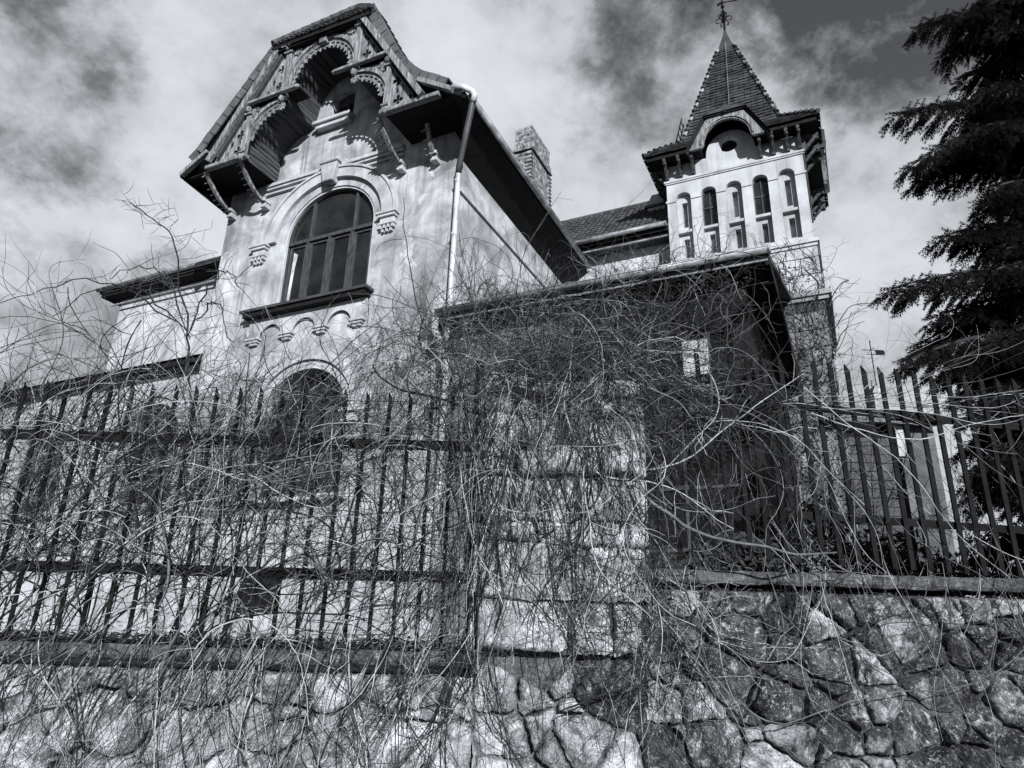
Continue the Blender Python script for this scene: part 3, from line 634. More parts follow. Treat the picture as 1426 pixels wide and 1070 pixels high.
# --- middle wing behind
vb(MB().box((-0.30, 6.0, 1.3), (2.949, 8.6, 11.65)), 'wing_wall', 'plaster_white')
vb(MB().box((-0.4, 5.62, 11.52), (2.945, 5.999, 11.60)), 'wing_soffit', 'frame_wood')
A = Vector((-3.4, 5.50, 11.70)); B = Vector((2.94, 5.50, 11.70)); T = Vector((0, 2.25, 2.30))
vb(MB().add([A, B, B+T, A+T, A-Vector((0, 0, .1)), B-Vector((0, 0, .1)), B+T-Vector((0, 0, .1)), A+T-Vector((0, 0, .1)), B+Vector((0, 4.5, 0)), A+Vector((0, 4.5, 0))], [(0, 1, 2, 3), (4, 7, 6, 5), (0, 4, 5, 1), (3, 2, 8, 9), (1, 5, 6, 2), (0, 3, 7, 4)]), 'wing_roof', 'dark_wood')
tm = MB(); dv = T.normalized(); nn = Vector((1, 0, 0)).cross(dv)
tiles(tm, A, Vector((1, 0, 0)), dv, nn, 0.165, 0.20, 38, 16, lambda x, y: True, wave=0.04, seg=5)
vb(tm, 'wing_roof_tiles', 'roof_tile', kind='stuff')
for k in range(20):
    p = A+T+Vector((k*0.32, 0, 0.02)); MB().tube([p, p+Vector((0.33, 0, 0.015))], [0.10, 0.085], 8).build('ridge_tile', 'roof_tile', villa)
gutter((-0.9, 5.40, 11.72), (2.93, 5.40, 11.76), 0.075)
vb(MB().tube([(-0.4, 5.60, 11.50), (2.94, 5.60, 11.50)], 0.03, 8), 'eave_rail', 'zinc')
m = MB().plate([(-0.26, 0), (0.26, 0), (0.26, 0.45), (0.12, 0.72), (-0.12, 0.72), (-0.26, 0.45)], [], 0, 0.5)
m.v = [(p[0]+2.35, p[1]+6.9, p[2]+13.0) for p in m.v]; vb(m, 'white_chimney', 'plaster_white', bevel=0.01)
vb(MB().box((2.02, 6.84, 13.30), (2.70, 7.46, 13.37)), 'white_chimney_band', 'slate_metal')

# --- turret
TU0, TU1, TV0, TV1 = 2.95, 6.25, 5.5, 8.8
nich = [(3.36, 0.185), (3.99, 0.185), (4.60, 0.185), (5.22, 0.185), (5.83, 0.185)]
holes = [arch(c, h, 10.66, 12.43, 0.165, 10) for c, h in nich]
OC = [(4.57+0.25*math.cos(2*PI*k/20), 13.72+0.235*math.sin(2*PI*k/20)) for k in range(20)]
tw = [(TU0, 10.5), (TU1, 10.5), (TU1, 13.45), (5.20, 13.45)] + arc(4.6, 13.5, 0.60, 0.62, 0, 180, 14) + [(4.0, 13.45), (TU0, 13.45)]
turret = vb(MB().plate(tw, holes+[OC], TV0, TV0+0.14), 'turret_wall', 'plaster_white')
for i, (c, h) in enumerate(nich):                      # recessed panels with slots, windows in the second and fourth
    zl = 11.48
    win = i in (1, 3)
    slots = [rect(c-0.065, c+0.065, 10.76, 11.29)]
    if not win: slots.append(rect(c-0.065, c+0.065, 11.63, 12.36)); body = rect(c-h-0.02, c+h+0.02, 10.64, 12.66)
    else: body = rect(c-h-0.02, c+h+0.02, 10.64, 11.50)
    MB().plate(body, slots, TV0+0.141, TV0+0.34).build('niche_panel', 'plaster_white', turret)
    MB().box((c-h, TV0+0.03, 11.43), (c+h, TV0+0.139, 11.50)).build('niche_ledge', 'plaster_white', turret)
    MB().box((c-0.16, TV0+0.30 if not win else TV0+0.30, 10.68), (c+0.16, TV0+0.42, 12.6 if not win else 11.40)).build('niche_back', 'plaster' , turret)
    if win:
        w = MB().plate(arch(c, h+0.01, 11.50, 12.43, 0.17, 10), [arch(c, h-0.03, 11.53, 12.43, 0.13, 10)], TV0+0.15, TV0+0.19).build('turret_window', 'frame_wood', villa)
        MB().box((c-0.012, TV0+0.14, 11.53), (c+0.012, TV0+0.185, 12.57)).box((c-h, TV0+0.142, 12.05), (c+h, TV0+0.18, 12.08)).build('glazing_bar', 'frame_wood', w)
        MB().box((c-h-0.03, TV0+0.17, 11.45), (c+h+0.03, TV0+0.18, 12.65)).build('pane', 'glass', w)
vb(MB().add([(4.57+r*math.cos(2*PI*k/20), y, 13.72+r*0.95*math.sin(2*PI*k/20)) for y, r in ((TV0+0.02, .255), (TV0+0.13, .2)) for k in range(20)], [(k, (k+1) % 20, 20+(k+1) % 20, 20+k) for k in range(20)]), 'oculus_rim', 'trim_plaster')
vb(MB().box((4.3, TV0+0.16, 13.4), (4.85, TV0+0.17, 14.0)), 'oculus_pane', 'glass')
ib = [TU0] + [x for c, h in nich for x in (c-h, c+h)] + [TU1]
for a, b in zip(ib[::2], ib[1::2]): MB().box((a+(0.0 if a > TU0 else -0.03), TV0-0.025, 12.35), (b+(0 if b < TU1 else 0.03), TV0-0.001, 12.41)).build('impost_band', 'plaster_white', turret)
vb(MB().box((TU1-0.14, TV0+0.141, 10.5), (TU1, TV1, 13.45)).box((TU0, TV0+0.141, 10.5), (TU0+0.14, TV1, 13.45)).box((TU0, TV1, 10.5), (TU1, TV1+0.1, 13.45)), 'turret_side_wall', 'plaster_white')
vb(MB().box((TU0-0.05, TV0-0.05, 12.94), (TU1+0.05, TV0-0.001, 13.0)).box((TU0-0.03, TV0-0.03, 12.90), (TU1+0.03, TV0-0.001, 12.939)).box((TU1+0.001, TV0, 12.92), (TU1+0.05, TV1, 13.0)), 'turret_cornice', 'trim_plaster')
vb(MB().box((TU0-0.05, TV0-0.10, 10.44), (TU1+0.10, TV1, 10.53)).box((TU0-0.03, TV0-0.06, 10.36), (TU1+0.06, TV1, 10.439)), 'turret_ledge', 'plaster_white')
vb(MB().box((TU0, TV0+0.0, 1.3), (TU1+0.05, TV1, 10.36)), 'turret_base', 'mortar_light')
vb(MB().box((5.2, TV0-0.10, 9.10), (TU1+0.20, TV1, 9.22)).box((5.2, TV0-0.05, 9.0), (TU1+0.14, TV1, 9.099)), 'turret_lower_ledge', 'coping')
# scored facing blocks on the turret base
zz = 2.0; k = 0
while zz < 10.3:
    h = 0.42
    if zz+h > 8.98 and zz < 9.24: zz = 9.24
    h = min(h, 10.35-zz) if zz > 9 else min(h, 8.99-zz)
    if h < 0.1: zz += 0.1; continue
    us = [4.4, 5.0, 5.6, 6.30] if k % 2 == 0 else [4.4, 4.75, 5.3, 5.9, 6.30]
    for a, b in zip(us[:-1], us[1:]):
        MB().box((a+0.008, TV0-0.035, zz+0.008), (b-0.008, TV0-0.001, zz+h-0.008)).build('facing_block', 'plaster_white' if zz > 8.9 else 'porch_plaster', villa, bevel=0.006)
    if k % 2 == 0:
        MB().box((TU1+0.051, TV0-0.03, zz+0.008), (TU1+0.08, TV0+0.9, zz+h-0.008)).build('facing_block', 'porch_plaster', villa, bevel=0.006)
    zz += h; k += 1
# turret roof: bell-cast pyramid
CU, CV = 4.60, 7.15
lev = [(2.09, 13.60), (1.85, 13.86), (1.22, 14.43), (0.20, 18.15)]
m = MB(); vs = []
for hw, z in lev: vs += [(CU-hw, CV-hw, z), (CU+hw, CV-hw, z), (CU+hw, CV+hw, z), (CU-hw, CV+hw, z)]
fs = [(4*i+j, 4*i+(j+1) % 4, 4*i+4+(j+1) % 4, 4*i+4+j) for i in range(3) for j in range(4)] + [(12, 13, 14, 15)]
fs = [f_ for f_ in fs if not (f_[0] in (0, 4) and f_[1] in (1, 5)) and not (f_[0] in (1, 5) and f_[1] in (2, 6))]
m.add(vs, fs)
for face in (0, 1):                                     # front and right faces leave a gap for the dormers
    Rz = Matrix.Rotation(face*PI/2, 3, 'Z')
    for (h0, z0), (h1, z1) in zip(lev[:2], lev[1:3]):
        for sx in (-1, 1):
            q = [Vector((sx*0.66, -h0, 0)), Vector((sx*h0, -h0, 0)), Vector((sx*h1, -h1, 0)), Vector((sx*0.66, -h1, 0))]
            m.add([Rz @ p + Vector((CU, CV, z)) for p, z in zip(q, (z0, z0, z1, z1))], [(0, 1, 2, 3)])
spire = vb(m, 'turret_roof', 'dark_wood')
sm = MB()
for face in range(4):
    Rz = Matrix.Rotation(face*PI/2, 3, 'Z')
    for (h0, z0), (h1, z1) in zip(lev[:-1], lev[1:]):
        a = Rz @ Vector((-h0, -h0, 0)); b = Rz @ Vector((h0, -h0, 0)); mt = Rz @ Vector((0, -h1, 0)); mb_ = Rz @ Vector((0, -h0, 0))
        org = a + Vector((CU, CV, z0)); du_ = (b-a).normalized(); up_ = (mt-mb_) + Vector((0, 0, z1-z0)); Lh = up_.length; dv_ = up_/Lh; nn = du_.cross(dv_).normalized()
        if nn.z < 0: nn = -nn
        wd = 2*h0; sl_ = (h0-h1)/Lh; rows = max(1, round(Lh/0.125)); hh = Lh/rows
        tiles(sm, org, du_, dv_, nn, 0.15, hh, int(wd/0.15)+1, rows, (lambda x, y, wd=wd, sl_=sl_, low=(z0 < 14.3 and face < 2): sl_*y-0.04 < x < wd-sl_*y+0.04 and not (low and abs(x-wd/2) < 0.72)), th=0.02, wave=0.006, seg=1, lift=0.02)
sm.build('spire_tiles', 'spire_tile', spire, kind='stuff')
for (sx, sy) in ((-1, -1), (1, -1), (1, 1), (-1, 1)):  # hip tiles, stepped
    for (h0, z0), (h1, z1) in zip(lev[:-1], lev[1:]):
        a = Vector((CU+sx*h0, CV+sy*h0, z0)); b = Vector((CU+sx*h1, CV+sy*h1, z1)); n_ = max(1, round((b-a).length/0.2))
        for k in range(n_):
            p = a.lerp(b, k/n_); q = a.lerp(b, (k+1.0)/n_); o_ = Vector((sx*0.02, sy*0.02, 0.05))
            MB().tube([p+o_*1.2, q+o_*0.6], [0.062, 0.035], 6).build('hip_tile', 'coping' if (k*7+int(sx)) % 3 == 0 and z0 > 14 else 'spire_tile', spire)
# metal cap + finial
cap = vb(MB().add([(CU+sx*0.23, CV+sy*0.23, 18.12) for sx, sy in ((-1, -1), (1, -1), (1, 1), (-1, 1))] + [(CU+sx*0.075, CV+sy*0.075, 18.75) for sx, sy in ((-1, -1), (1, -1), (1, 1), (-1, 1))] + [(CU, CV, 19.2)],
   [(0, 1, 5, 4), (1, 2, 6, 5), (2, 3, 7, 6), (3, 0, 4, 7), (4, 5, 8), (5, 6, 8), (6, 7, 8), (7, 4, 8), (0, 3, 2, 1)]), 'spire_cap', 'slate_metal')
f = MB().tube([(CU, CV, 18.9), (CU, CV, 19.9), (CU, CV, 20.8)], [0.04, 0.025, 0.01], 6)
for k in range(6):
    a = k*PI/3; ca, sa = math.cos(a), math.sin(a); pts = []
    for i in range(13):
        t = i/12*1.6*PI; r = 0.13*(1-i/20); pts.append((CU+ca*(0.16-r*math.cos(t)*0.9), CV+sa*(0.16-r*math.cos(t)*0.9), 19.42+r*math.sin(t)))
    f.tube(pts, 0.013, 4)
    f.tube([(CU, CV, 19.2), (CU+ca*0.1, CV+sa*0.1, 19.6), (CU+ca*0.05, CV+sa*0.05, 19.75)], 0.014, 4)
f.tube([(CU-0.05, CV, 20.12), (CU+0.42, CV-0.05, 19.98)], 0.016, 4).obox((CU-0.06, CV, 20.1), (0.09, 0, 0.02), (0, .01, 0), (0, 0, 0.05)).ball((CU, CV, 19.95), 0.06, n=6)
vb(f, 'spire_finial', 'iron')
vb(MB().tube([(CU+0.02, CV-0.30, 18.3), (CU+0.03, CV-1.07, 15.45)], 0.006, 4), 'lightning_rod_wire', 'zinc')
# eaves: soffit, brackets
vb(MB().plate([(TU0-0.40, TV0-0.40), (3.93, TV0-0.40), (3.93, TV0-0.001), (TU0-0.001, TV0-0.001), (TU0-0.001, TV1+0.4), (TU0-0.40, TV1+0.40)], [], 13.47, 13.56, axis='z')
   .plate([(TU1+0.40, TV0-0.40), (5.27, TV0-0.40), (5.27, TV0-0.001), (TU1+0.001, TV0-0.001), (TU1+0.001, TV1+0.4), (TU1+0.40, TV1+0.40)], [], 13.47, 13.56, axis='z'), 'turret_soffit', 'dark_wood')
def tbr(c, dx, dy):
    c = Vector(c); d = Vector((dx, dy, 0)); s = Vector((-dy, dx, 0)); m = MB()
    m.obox(c + d*0.20 + Vector((0, 0, 13.42)), d*0.20, s*0.035, (0, 0, 0.045)).obox(c + d*0.05 + Vector((0, 0, 13.22)), d*0.05, s*0.035, (0, 0, 0.20))
    a, b = c + d*0.08 + Vector((0, 0, 13.10)), c + d*0.36 + Vector((0, 0, 13.40)); e = (b-a); L = e.length; e /= L
    m.obox((a+b)/2, e*L/2, s*0.03, s.cross(e).normalized()*0.035); m.ball(c + d*0.36 + Vector((0, 0, 13.33)), 0.05, n=6)
    vb(m, 'eave_bracket', 'plank_wood')
for u in (3.0, 3.35, 3.68, 5.32, 5.62, 5.95, 6.22): tbr((u, TV0, 0), 0, -1)
for k in (0, 1, 2, 5.5, 6.5, 7.3): tbr((TU1, TV0+0.1+k*0.44, 0), 1, 0)
for k in range(4): tbr((TU0, TV0+0.1+k*0.44, 0), -1, 0)
# dormer hood front and side
def hood(M):
    m = MB().plate([(3.68-4.6, 13.42), (4.12-4.6, 14.20), (4.42-4.6, 14.36), (4.80-4.6, 14.36), (5.08-4.6, 14.20), (5.48-4.6, 13.42), (5.22-4.6, 13.42)] + arc(0, 13.5, 0.56, 0.60, 0, 180, 14) + [(3.98-4.6, 13.42)], [], -0.50, -0.42)
    m.v = [tuple(M @ Vector(p)) for p in m.v]; h = vb(m, 'hood_board', 'weathered_wood')
    m = MB().plate(arc(0, 13.5, 0.64, 0.68, 0, 180, 14) + arc(0, 13.5, 0.60, 0.64, 180, 0, 14), [], -0.53, -0.501); m.v = [tuple(M @ Vector(p)) for p in m.v]; m.build('hood_moulding', 'weathered_wood', h)
    prof = [(-1.0, 13.40), (-0.55, 14.26), (0.55, 14.26), (1.0, 13.40)]
    m = MB(); P = [(-1.02, 13.40), (-0.52, 14.30), (0.0, 14.95), (0.52, 14.30), (1.02, 13.40)]
    fr = [(-1.02, -0.55, 13.40), (-0.52, -0.58, 14.30), (0.0, 0.02, 14.95), (0.52, -0.58, 14.30), (1.02, -0.55, 13.40)]
    bk = [(-1.02, 0.2, 13.40), (-0.52, 0.6, 14.30), (0.0, 1.0, 14.95), (0.52, 0.6, 14.30), (1.02, 0.2, 13.40)]
    m.add(fr+bk, [(0, 1, 6, 5), (1, 2, 7, 6), (2, 3, 8, 7), (3, 4, 9, 8), (1, 3, 2)])
    m.add([(p[0]*0.96, p[1]+0.02, p[2]-0.05) for p in fr+bk], [(5, 6, 1, 0), (6, 7, 2, 1), (7, 8, 3, 2), (8, 9, 4, 3), (1, 2, 3)])
    m.v = [tuple(M @ Vector(p)) for p in m.v]; vb(m, 'hood_roof', 'slate_metal')
    m = MB().box((-0.62, -0.46, 14.20), (0.62, -0.40, 14.30)).ball((0, -0.55, 14.28), 0.06, n=6); m.v = [tuple(M @ Vector(p)) for p in m.v]; vb(m, 'hood_fascia', 'dark_wood')
hood(Matrix.Translation((4.6, TV0, 0))); hood(Matrix.Translation((TU1, CV, 0)) @ Matrix.Rotation(PI/2, 4, 'Z'))
l = MB()                                                # roof ladder on the left flank of the spire
a, b = Vector((CU-1.55, CV-0.9, 14.3)), Vector((CU-1.25, CV-0.9, 15.4))
for s in (-0.14, 0.14): l.tube([a+Vector((0, s, 0)), b+Vector((0, s, 0))], 0.018, 4)
for k in range(6): p = a.lerp(b, (k+.5)/6); l.tube([p+Vector((0, -0.14, 0)), p+Vector((0, 0.14, 0))], 0.014, 4)
vb(l, 'roof_ladder', 'iron')

# --- brick chimney
def bricks(m, u0, u1, v0, v1, z0, z1, bw=0.16, bh=0.075, g=0.010, only=None):
    z = z0; r = 0
    while z < z1-0.01:
        h = min(bh, z1-z)
        for face, (a, b) in enumerate(((u0, u1), (v0, v1))):
            x = a - (bw/2 if r % 2 else 0)
            while x < b-0.01:
                xa, xb = max(a, x), min(b, x+bw); x += bw
                if xb-xa < 0.02: continue
                j = random.uniform(0, 0.012)
                if face == 0: m.box((xa+g/2, v0-0.02-j, z+g/2), (xb-g/2, v0-0.001, z+h-g/2))
                else: m.box((u1+0.001, xa+g/2, z+g/2), (u1+0.02+j, xb-g/2, z+h-g/2))
        z += bh; r += 1
chm = MB(); CH = (-0.95, -0.47, 4.5, 5.75)
vb(MB().box((CH[0], CH[2], 11.0), (CH[1], CH[3], 15.15)), 'chimney_core', 'mortar')
bricks(chm, CH[0], CH[1], CH[2], CH[3], 13.35, 14.35); bricks(chm, CH[0], CH[1], CH[2], CH[3], 14.55, 15.1, 0.2, 0.11)
bricks(chm, CH[0]-0.07, CH[1]+0.07, CH[2]-0.07, CH[3]+0.07, 14.36, 14.40, 0.16, 0.04)
chm.box((CH[0]-0.09, CH[2]-0.09, 14.40), (CH[1]+0.09, CH[3]+0.09, 14.44)); chm.box((CH[0]-0.02, CH[2]-0.02, 15.1), (CH[1]+0.03, CH[3]+0.03, 15.18))
for k in range(5): chm.box((CH[0]+0.02+k*0.10, CH[2]-0.10, 14.44), (CH[0]+0.07+k*0.10, CH[2]-0.001, 14.58))
for k in range(12): chm.box((CH[1]+0.001, CH[2]+0.02+k*0.105, 14.44), (CH[1]+0.10, CH[2]+0.07+k*0.105, 14.58))
for k in range(16):
    e = 0.03 if k % 2 else 0.06; z = 13.35+k*0.062
    chm.box((CH[1]-0.13, CH[2]-e, z), (CH[1]+e, CH[2]+0.06, z+0.055)); chm.box((CH[1]-0.01, CH[3]-0.1, z), (CH[1]+e+0.02, CH[3]+e, z+0.055)); chm.box((CH[0]-e, CH[2]-e, z), (CH[0]+0.05, CH[2]+0.05, z+0.055))
vb(chm, 'chimney_brickwork', 'brick', kind='stuff')
vb(MB().box((CH[0]-0.02, CH[2]-0.03, 12.2), (CH[1]+0.03, CH[3]+0.02, 13.33)), 'chimney_shaft', 'trim_plaster')
vb(MB().tube([(-0.8, 4.8, 15.1), (-0.8, 4.8, 15.3)], 0.07, 8).tube([(-0.6, 5.3, 15.1), (-0.6, 5.3, 15.24)], 0.08, 8), 'chimney_pot', 'brick')
vb(MB().tube([(-0.95, 4.5, 14.42), (-1.9, 4.3, 14.2)], 0.012, 4), 'stay_wire', 'iron')

# --- porch
PV = -0.08
PO = [rect(2.55, 3.15, 3.2, 6.35), rect(3.45, 4.85, 3.2, 6.4)]
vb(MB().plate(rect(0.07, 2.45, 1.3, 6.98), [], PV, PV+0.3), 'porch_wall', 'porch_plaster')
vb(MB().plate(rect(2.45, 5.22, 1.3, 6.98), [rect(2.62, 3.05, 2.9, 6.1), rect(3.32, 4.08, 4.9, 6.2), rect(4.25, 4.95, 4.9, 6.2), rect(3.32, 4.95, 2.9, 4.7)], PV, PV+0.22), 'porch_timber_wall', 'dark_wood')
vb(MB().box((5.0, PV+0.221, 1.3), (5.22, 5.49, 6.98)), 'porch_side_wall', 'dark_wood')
for (a, b, z0, z1) in ((2.62, 3.05, 2.9, 6.1), (3.32, 4.08, 4.9, 6.2), (4.25, 4.95, 4.9, 6.2), (3.32, 4.95, 2.9, 4.7)):
    w = MB().plate(rect(a+.001, b-.001, z0+.001, z1-.001), [rect(a+0.05, b-0.05, z0+0.05, z1-0.05)], PV+0.06, PV+0.14).build('porch_window', 'frame_wood', villa)
    n_ = 2; MB().box((a+.04, PV+0.10, z0+.04), (b-.04, PV+0.11, z1-.04)).build('pane', 'dusty_glass', w)
    c = (a+b)/2; MB().box((c-.02, PV+0.07, z0+.05), (c+.02, PV+0.098, z1-.05)).box((a+.05, PV+0.072, (z0+z1)/2-.02), (b-.05, PV+0.096, (z0+z1)/2+.02)).build('glazing_bar', 'frame_wood', w)
vb(MB().box((4.24, PV-0.16, 5.40), (4.62, PV-0.13, 5.98)), 'lit_pane_plate', 'plaster_white')  # pale plate added before the porch window to imitate a lit pane
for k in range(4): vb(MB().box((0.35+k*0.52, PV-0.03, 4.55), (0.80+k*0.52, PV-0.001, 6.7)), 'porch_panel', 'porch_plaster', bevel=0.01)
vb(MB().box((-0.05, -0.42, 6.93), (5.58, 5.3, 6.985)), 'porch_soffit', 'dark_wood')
vb(MB().add([(-0.05, -0.48, 7.0), (5.62, -0.48, 7.0), (5.62, 5.45, 9.1), (-0.05, 5.45, 9.1), (-0.05, -0.48, 7.1), (5.62, -0.48, 7.1), (5.62, 5.45, 9.2), (-0.05, 5.45, 9.2)], [(0, 1, 2, 3), (4, 7, 6, 5), (0, 4, 5, 1), (1, 5, 6, 2), (0, 3, 7, 4)]), 'porch_roof', 'roof_tile')
vb(MB().box((5.56, -0.46, 6.90), (5.62, 5.4, 7.12)), 'porch_verge', 'dark_wood')
tm = MB(); dv = Vector((0, 5.93, 2.1)).normalized(); tiles(tm, Vector((0.0, -0.5, 7.11)), Vector((1, 0, 0)), dv, Vector((1, 0, 0)).cross(dv), 0.2, 0.3, 28, 3, lambda x, y: True, wave=0.04, seg=5)
vb(tm, 'porch_roof_tiles', 'roof_tile', kind='stuff')
gutter((0.05, -0.55, 7.12), (5.66, -0.55, 7.12), 0.075); vb(MB().tube([(0.15, -0.46, 6.98), (5.6, -0.46, 6.98)], 0.022, 6), 'porch_eave_rail', 'zinc')
vb(MB().tube([(0.02, -0.50, 7.05), (-0.06, -0.42, 6.85), (0.02, -0.22, 6.55), (0.02, -0.2, 6.2)], [0.06, 0.075, 0.07, 0.055], 8), 'pipe_elbow', 'white_zinc', smooth=True)
vb(MB().box((-0.22, -0.30, 7.02), (0.0, -0.02, 7.12)).box((-0.18, -0.24, 7.12), (-0.02, -0.02, 7.2)), 'corner_corbel', 'frame_wood')
# ------------------------------------------------------------------ garden walls of rubble stone
def clip(poly, a, b, c):                                # keep a*x+b*y<=c
    out = []
    for i in range(len(poly)):
        p, q = poly[i], poly[(i+1) % len(poly)]; dp_, dq = a*p[0]+b*p[1]-c, a*q[0]+b*q[1]-c
        if dp_ <= 0: out.append(p)
        if (dp_ < 0) != (dq < 0) and abs(dp_-dq) > 1e-12:
            t = dp_/(dp_-dq); out.append((p[0]+(q[0]-p[0])*t, p[1]+(q[1]-p[1])*t))
    return out
def cells(pts, wts, box, asp=1.15):
    res = []
    for i, p in enumerate(pts):
        poly = list(box)
        for j, q in enumerate(pts):
            if i == j: continue
            dx, dy = q[0]-p[0], (q[1]-p[1])
            if abs(dx) > 1.3 or abs(dy) > 1.3: continue
            # power diagram in a squashed metric
            A, B = 2*dx, 2*dy*asp; c = (q[0]**2 - p[0]**2) + asp*(q[1]**2-p[1]**2) - wts[j] + wts[i]
            poly = clip(poly, A, B, c)
            if len(poly) < 3: break
        if len(poly) >= 3: res.append(poly)
    return res
def area(p): return 0.5*abs(sum(p[i][0]*p[(i+1) % len(p)][1]-p[(i+1) % len(p)][0]*p[i][1] for i in range(len(p))))
def stone(poly, Y, parent, mat, bulge=0.035, gap=0.009, rings=4, seg=30, base=0.05, name='stone'):
    cx = sum(p[0] for p in poly)/len(poly); cy = sum(p[1] for p in poly)/len(poly)
    # resample the outline, soften corners, roughen
    Ls = [math.dist(poly[i], poly[(i+1) % len(poly)]) for i in range(len(poly))]; tot = sum(Ls)
    out = []; s = 0; i = 0; acc_ = 0
    for k in range(seg):
        t = tot*k/seg
        while acc_ + Ls[i] < t: acc_ += Ls[i]; i += 1
        f = (t-acc_)/Ls[i]; p, q = poly[i], poly[(i+1) % len(poly)]; out.append([p[0]+(q[0]-p[0])*f, p[1]+(q[1]-p[1])*f])
    for _ in range(random.choice((0, 1, 2, 3))): out = [[(out[k-1][0]+2*out[k][0]+out[(k+1) % seg][0])/4, (out[k-1][1]+2*out[k][1]+out[(k+1) % seg][1])/4] for k in range(seg)]
    size = math.sqrt(area(poly)); ph = [random.uniform(0, 6.28) for _ in range(6)]; tilt = (random.gauss(0, .10), random.gauss(0, .10)); dep = random.uniform(-0.012, 0.028)
    hp = [(random.choice((-1, 1))*random.uniform(8, 42), random.uniform(8, 42), random.uniform(0, 6.28), random.uniform(.3, 1)) for _ in range(6)]
    fc = [(random.uniform(-.45, .45), random.uniform(-.45, .45), random.uniform(.0, .03)) for _ in range(5)]
    def facet(dx, dy): return max(-0.03, min([0.022] + [f[2] + f[0]*dx + f[1]*dy for f in fc]))
    def rough(x, y): return sum(w*math.sin(a*x+b*y+c) for a, b, c, w in hp)/6
    vs = []; prof = [(1.0, 0.0), (0.995, 0.5), (0.965, 0.78), (0.90, 0.92), (0.78, 0.98), (0.62, 1.0), (0.45, 1.0), (0.28, 1.0), (0.12, 1.0)]
    for (r, h) in prof:
        for k, (x, y) in enumerate(out):
            dx, dy = x-cx, y-cy; L = math.hypot(dx, dy); sh = max(0.3, 1 - gap/L*(1+0.9*math.sin(k*1.7+ph[0])*math.sin(k*0.6+ph[1])))
            X, Z = cx+dx*sh*r, cy+dy*sh*r
            d = (base+bulge)*h + (dep + tilt[0]*dx + tilt[1]*dy)*min(1, h) + (facet((X-cx), (Z-cy)) + 0.022*rough(X, Z) + random.uniform(-.004, .004))*(h > 0.5)
            vs.append((X, Y + base - d if h else Y+base+0.03, Z))
    vs.append((cx, Y+base-(base+bulge)*0.98-dep, cy)); n = seg
    fs = [(r*n+k, r*n+(k+1) % n, (r+1)*n+(k+1) % n, (r+1)*n+k) for r in range(len(prof)-1) for k in range(n)]
    fs += [((len(prof)-1)*n+k, (len(prof)-1)*n+(k+1) % n, len(prof)*n) for k in range(n)]
    o = MB().add([(p[0]-cx, p[1]-Y, p[2]-cy) for p in vs], fs).build(name, mat, parent, smooth=True); o.location = Vector((cx, Y, cy)) - parent.location
    return o
def wall_pts(x0, x1, z0, z1, dx, dz, jit):
    pts = []; r = 0; z = z0+dz/2
    while z < z1:
        x = x0 + (dx/2 if r % 2 else 0) + random.uniform(0, dx*0.4)
        while x < x1:
            pts.append((x+random.uniform(-jit, jit)*dx, min(z1-0.02, z+random.uniform(-jit, jit)*dz))); x += dx*random.uniform(0.65, 1.35)
        z += dz*random.uniform(.85, 1.15); r += 1
    for _ in range(int(len(pts)*0.55)): pts.append((random.uniform(x0, x1), random.uniform(z0, z1)))
    return pts
YW = 4.5
LW = thing('garden_wall', 'lower rubble stone garden wall left of the pillar with flat coping', 'stone wall', (-1.7, YW, 0))
RW = thing('garden_wall', 'higher dark rubble stone garden wall right of the pillar under the railing', 'stone wall', (2.6, YW, 0))
def wall_body(parent, x0, x1, z1, mat):
    o = MB().box((x0, YW+0.03, 0.0), (x1, YW+0.34, z1)).build('wall_core', mat, parent); o.location = -parent.location
wall_body(LW, -9.0, -0.19, 1.42, 'mortar_light'); wall_body(RW, 0.86, 9.0, 1.95, 'mortar')
PI_ = thing('stone_pillar', 'tall pale squared-stone pillar wrapped in bare vines between the two garden walls', 'stone pillar', (0.33, YW-0.06, 0))
o = MB().box((-0.14, YW-0.01, 1.56), (0.79, YW+0.52, 3.12)).box((-0.19, YW+0.03, 0), (0.86, YW+0.4, 1.559)).build('pillar_core', 'mortar_light', PI_); o.location = -PI_.location
for (x0, x1, z1, jit) in ((-4.3, -0.17, 1.43, .33), (-0.17, 4.6, 1.95, .38)):
    pts = wall_pts(x0, x1, 0.12, z1, 0.31 if x0 < -1 else 0.27, 0.225 if x0 < -1 else 0.195, jit); wts = [random.uniform(-0.02, 0.02) for _ in pts]
    for poly in cells(pts, wts, [(x0, 0.12), (x1, 0.12), (x1, z1), (x0, z1)]):
        if area(poly) < 0.003: continue
        cx_ = sum(p[0] for p in poly)/len(poly); cz_ = sum(p[1] for p in poly)/len(poly)
        if x0 > -1 and cx_ < 0.86 and max(p[1] for p in poly) > 1.64: continue
        par = LW if x0 < -1 else (PI_ if cx_ < 0.84 else RW)
        light = random.random() < min(1, max(0.06, (1.25-cx_)/1.0))         # pale rubble fades into the darker wall to the right
        stone(poly, YW, par, 'stone_light' if light else 'stone_dark', seg=44 if area(poly) > 0.02 else 22, gap=0.009)
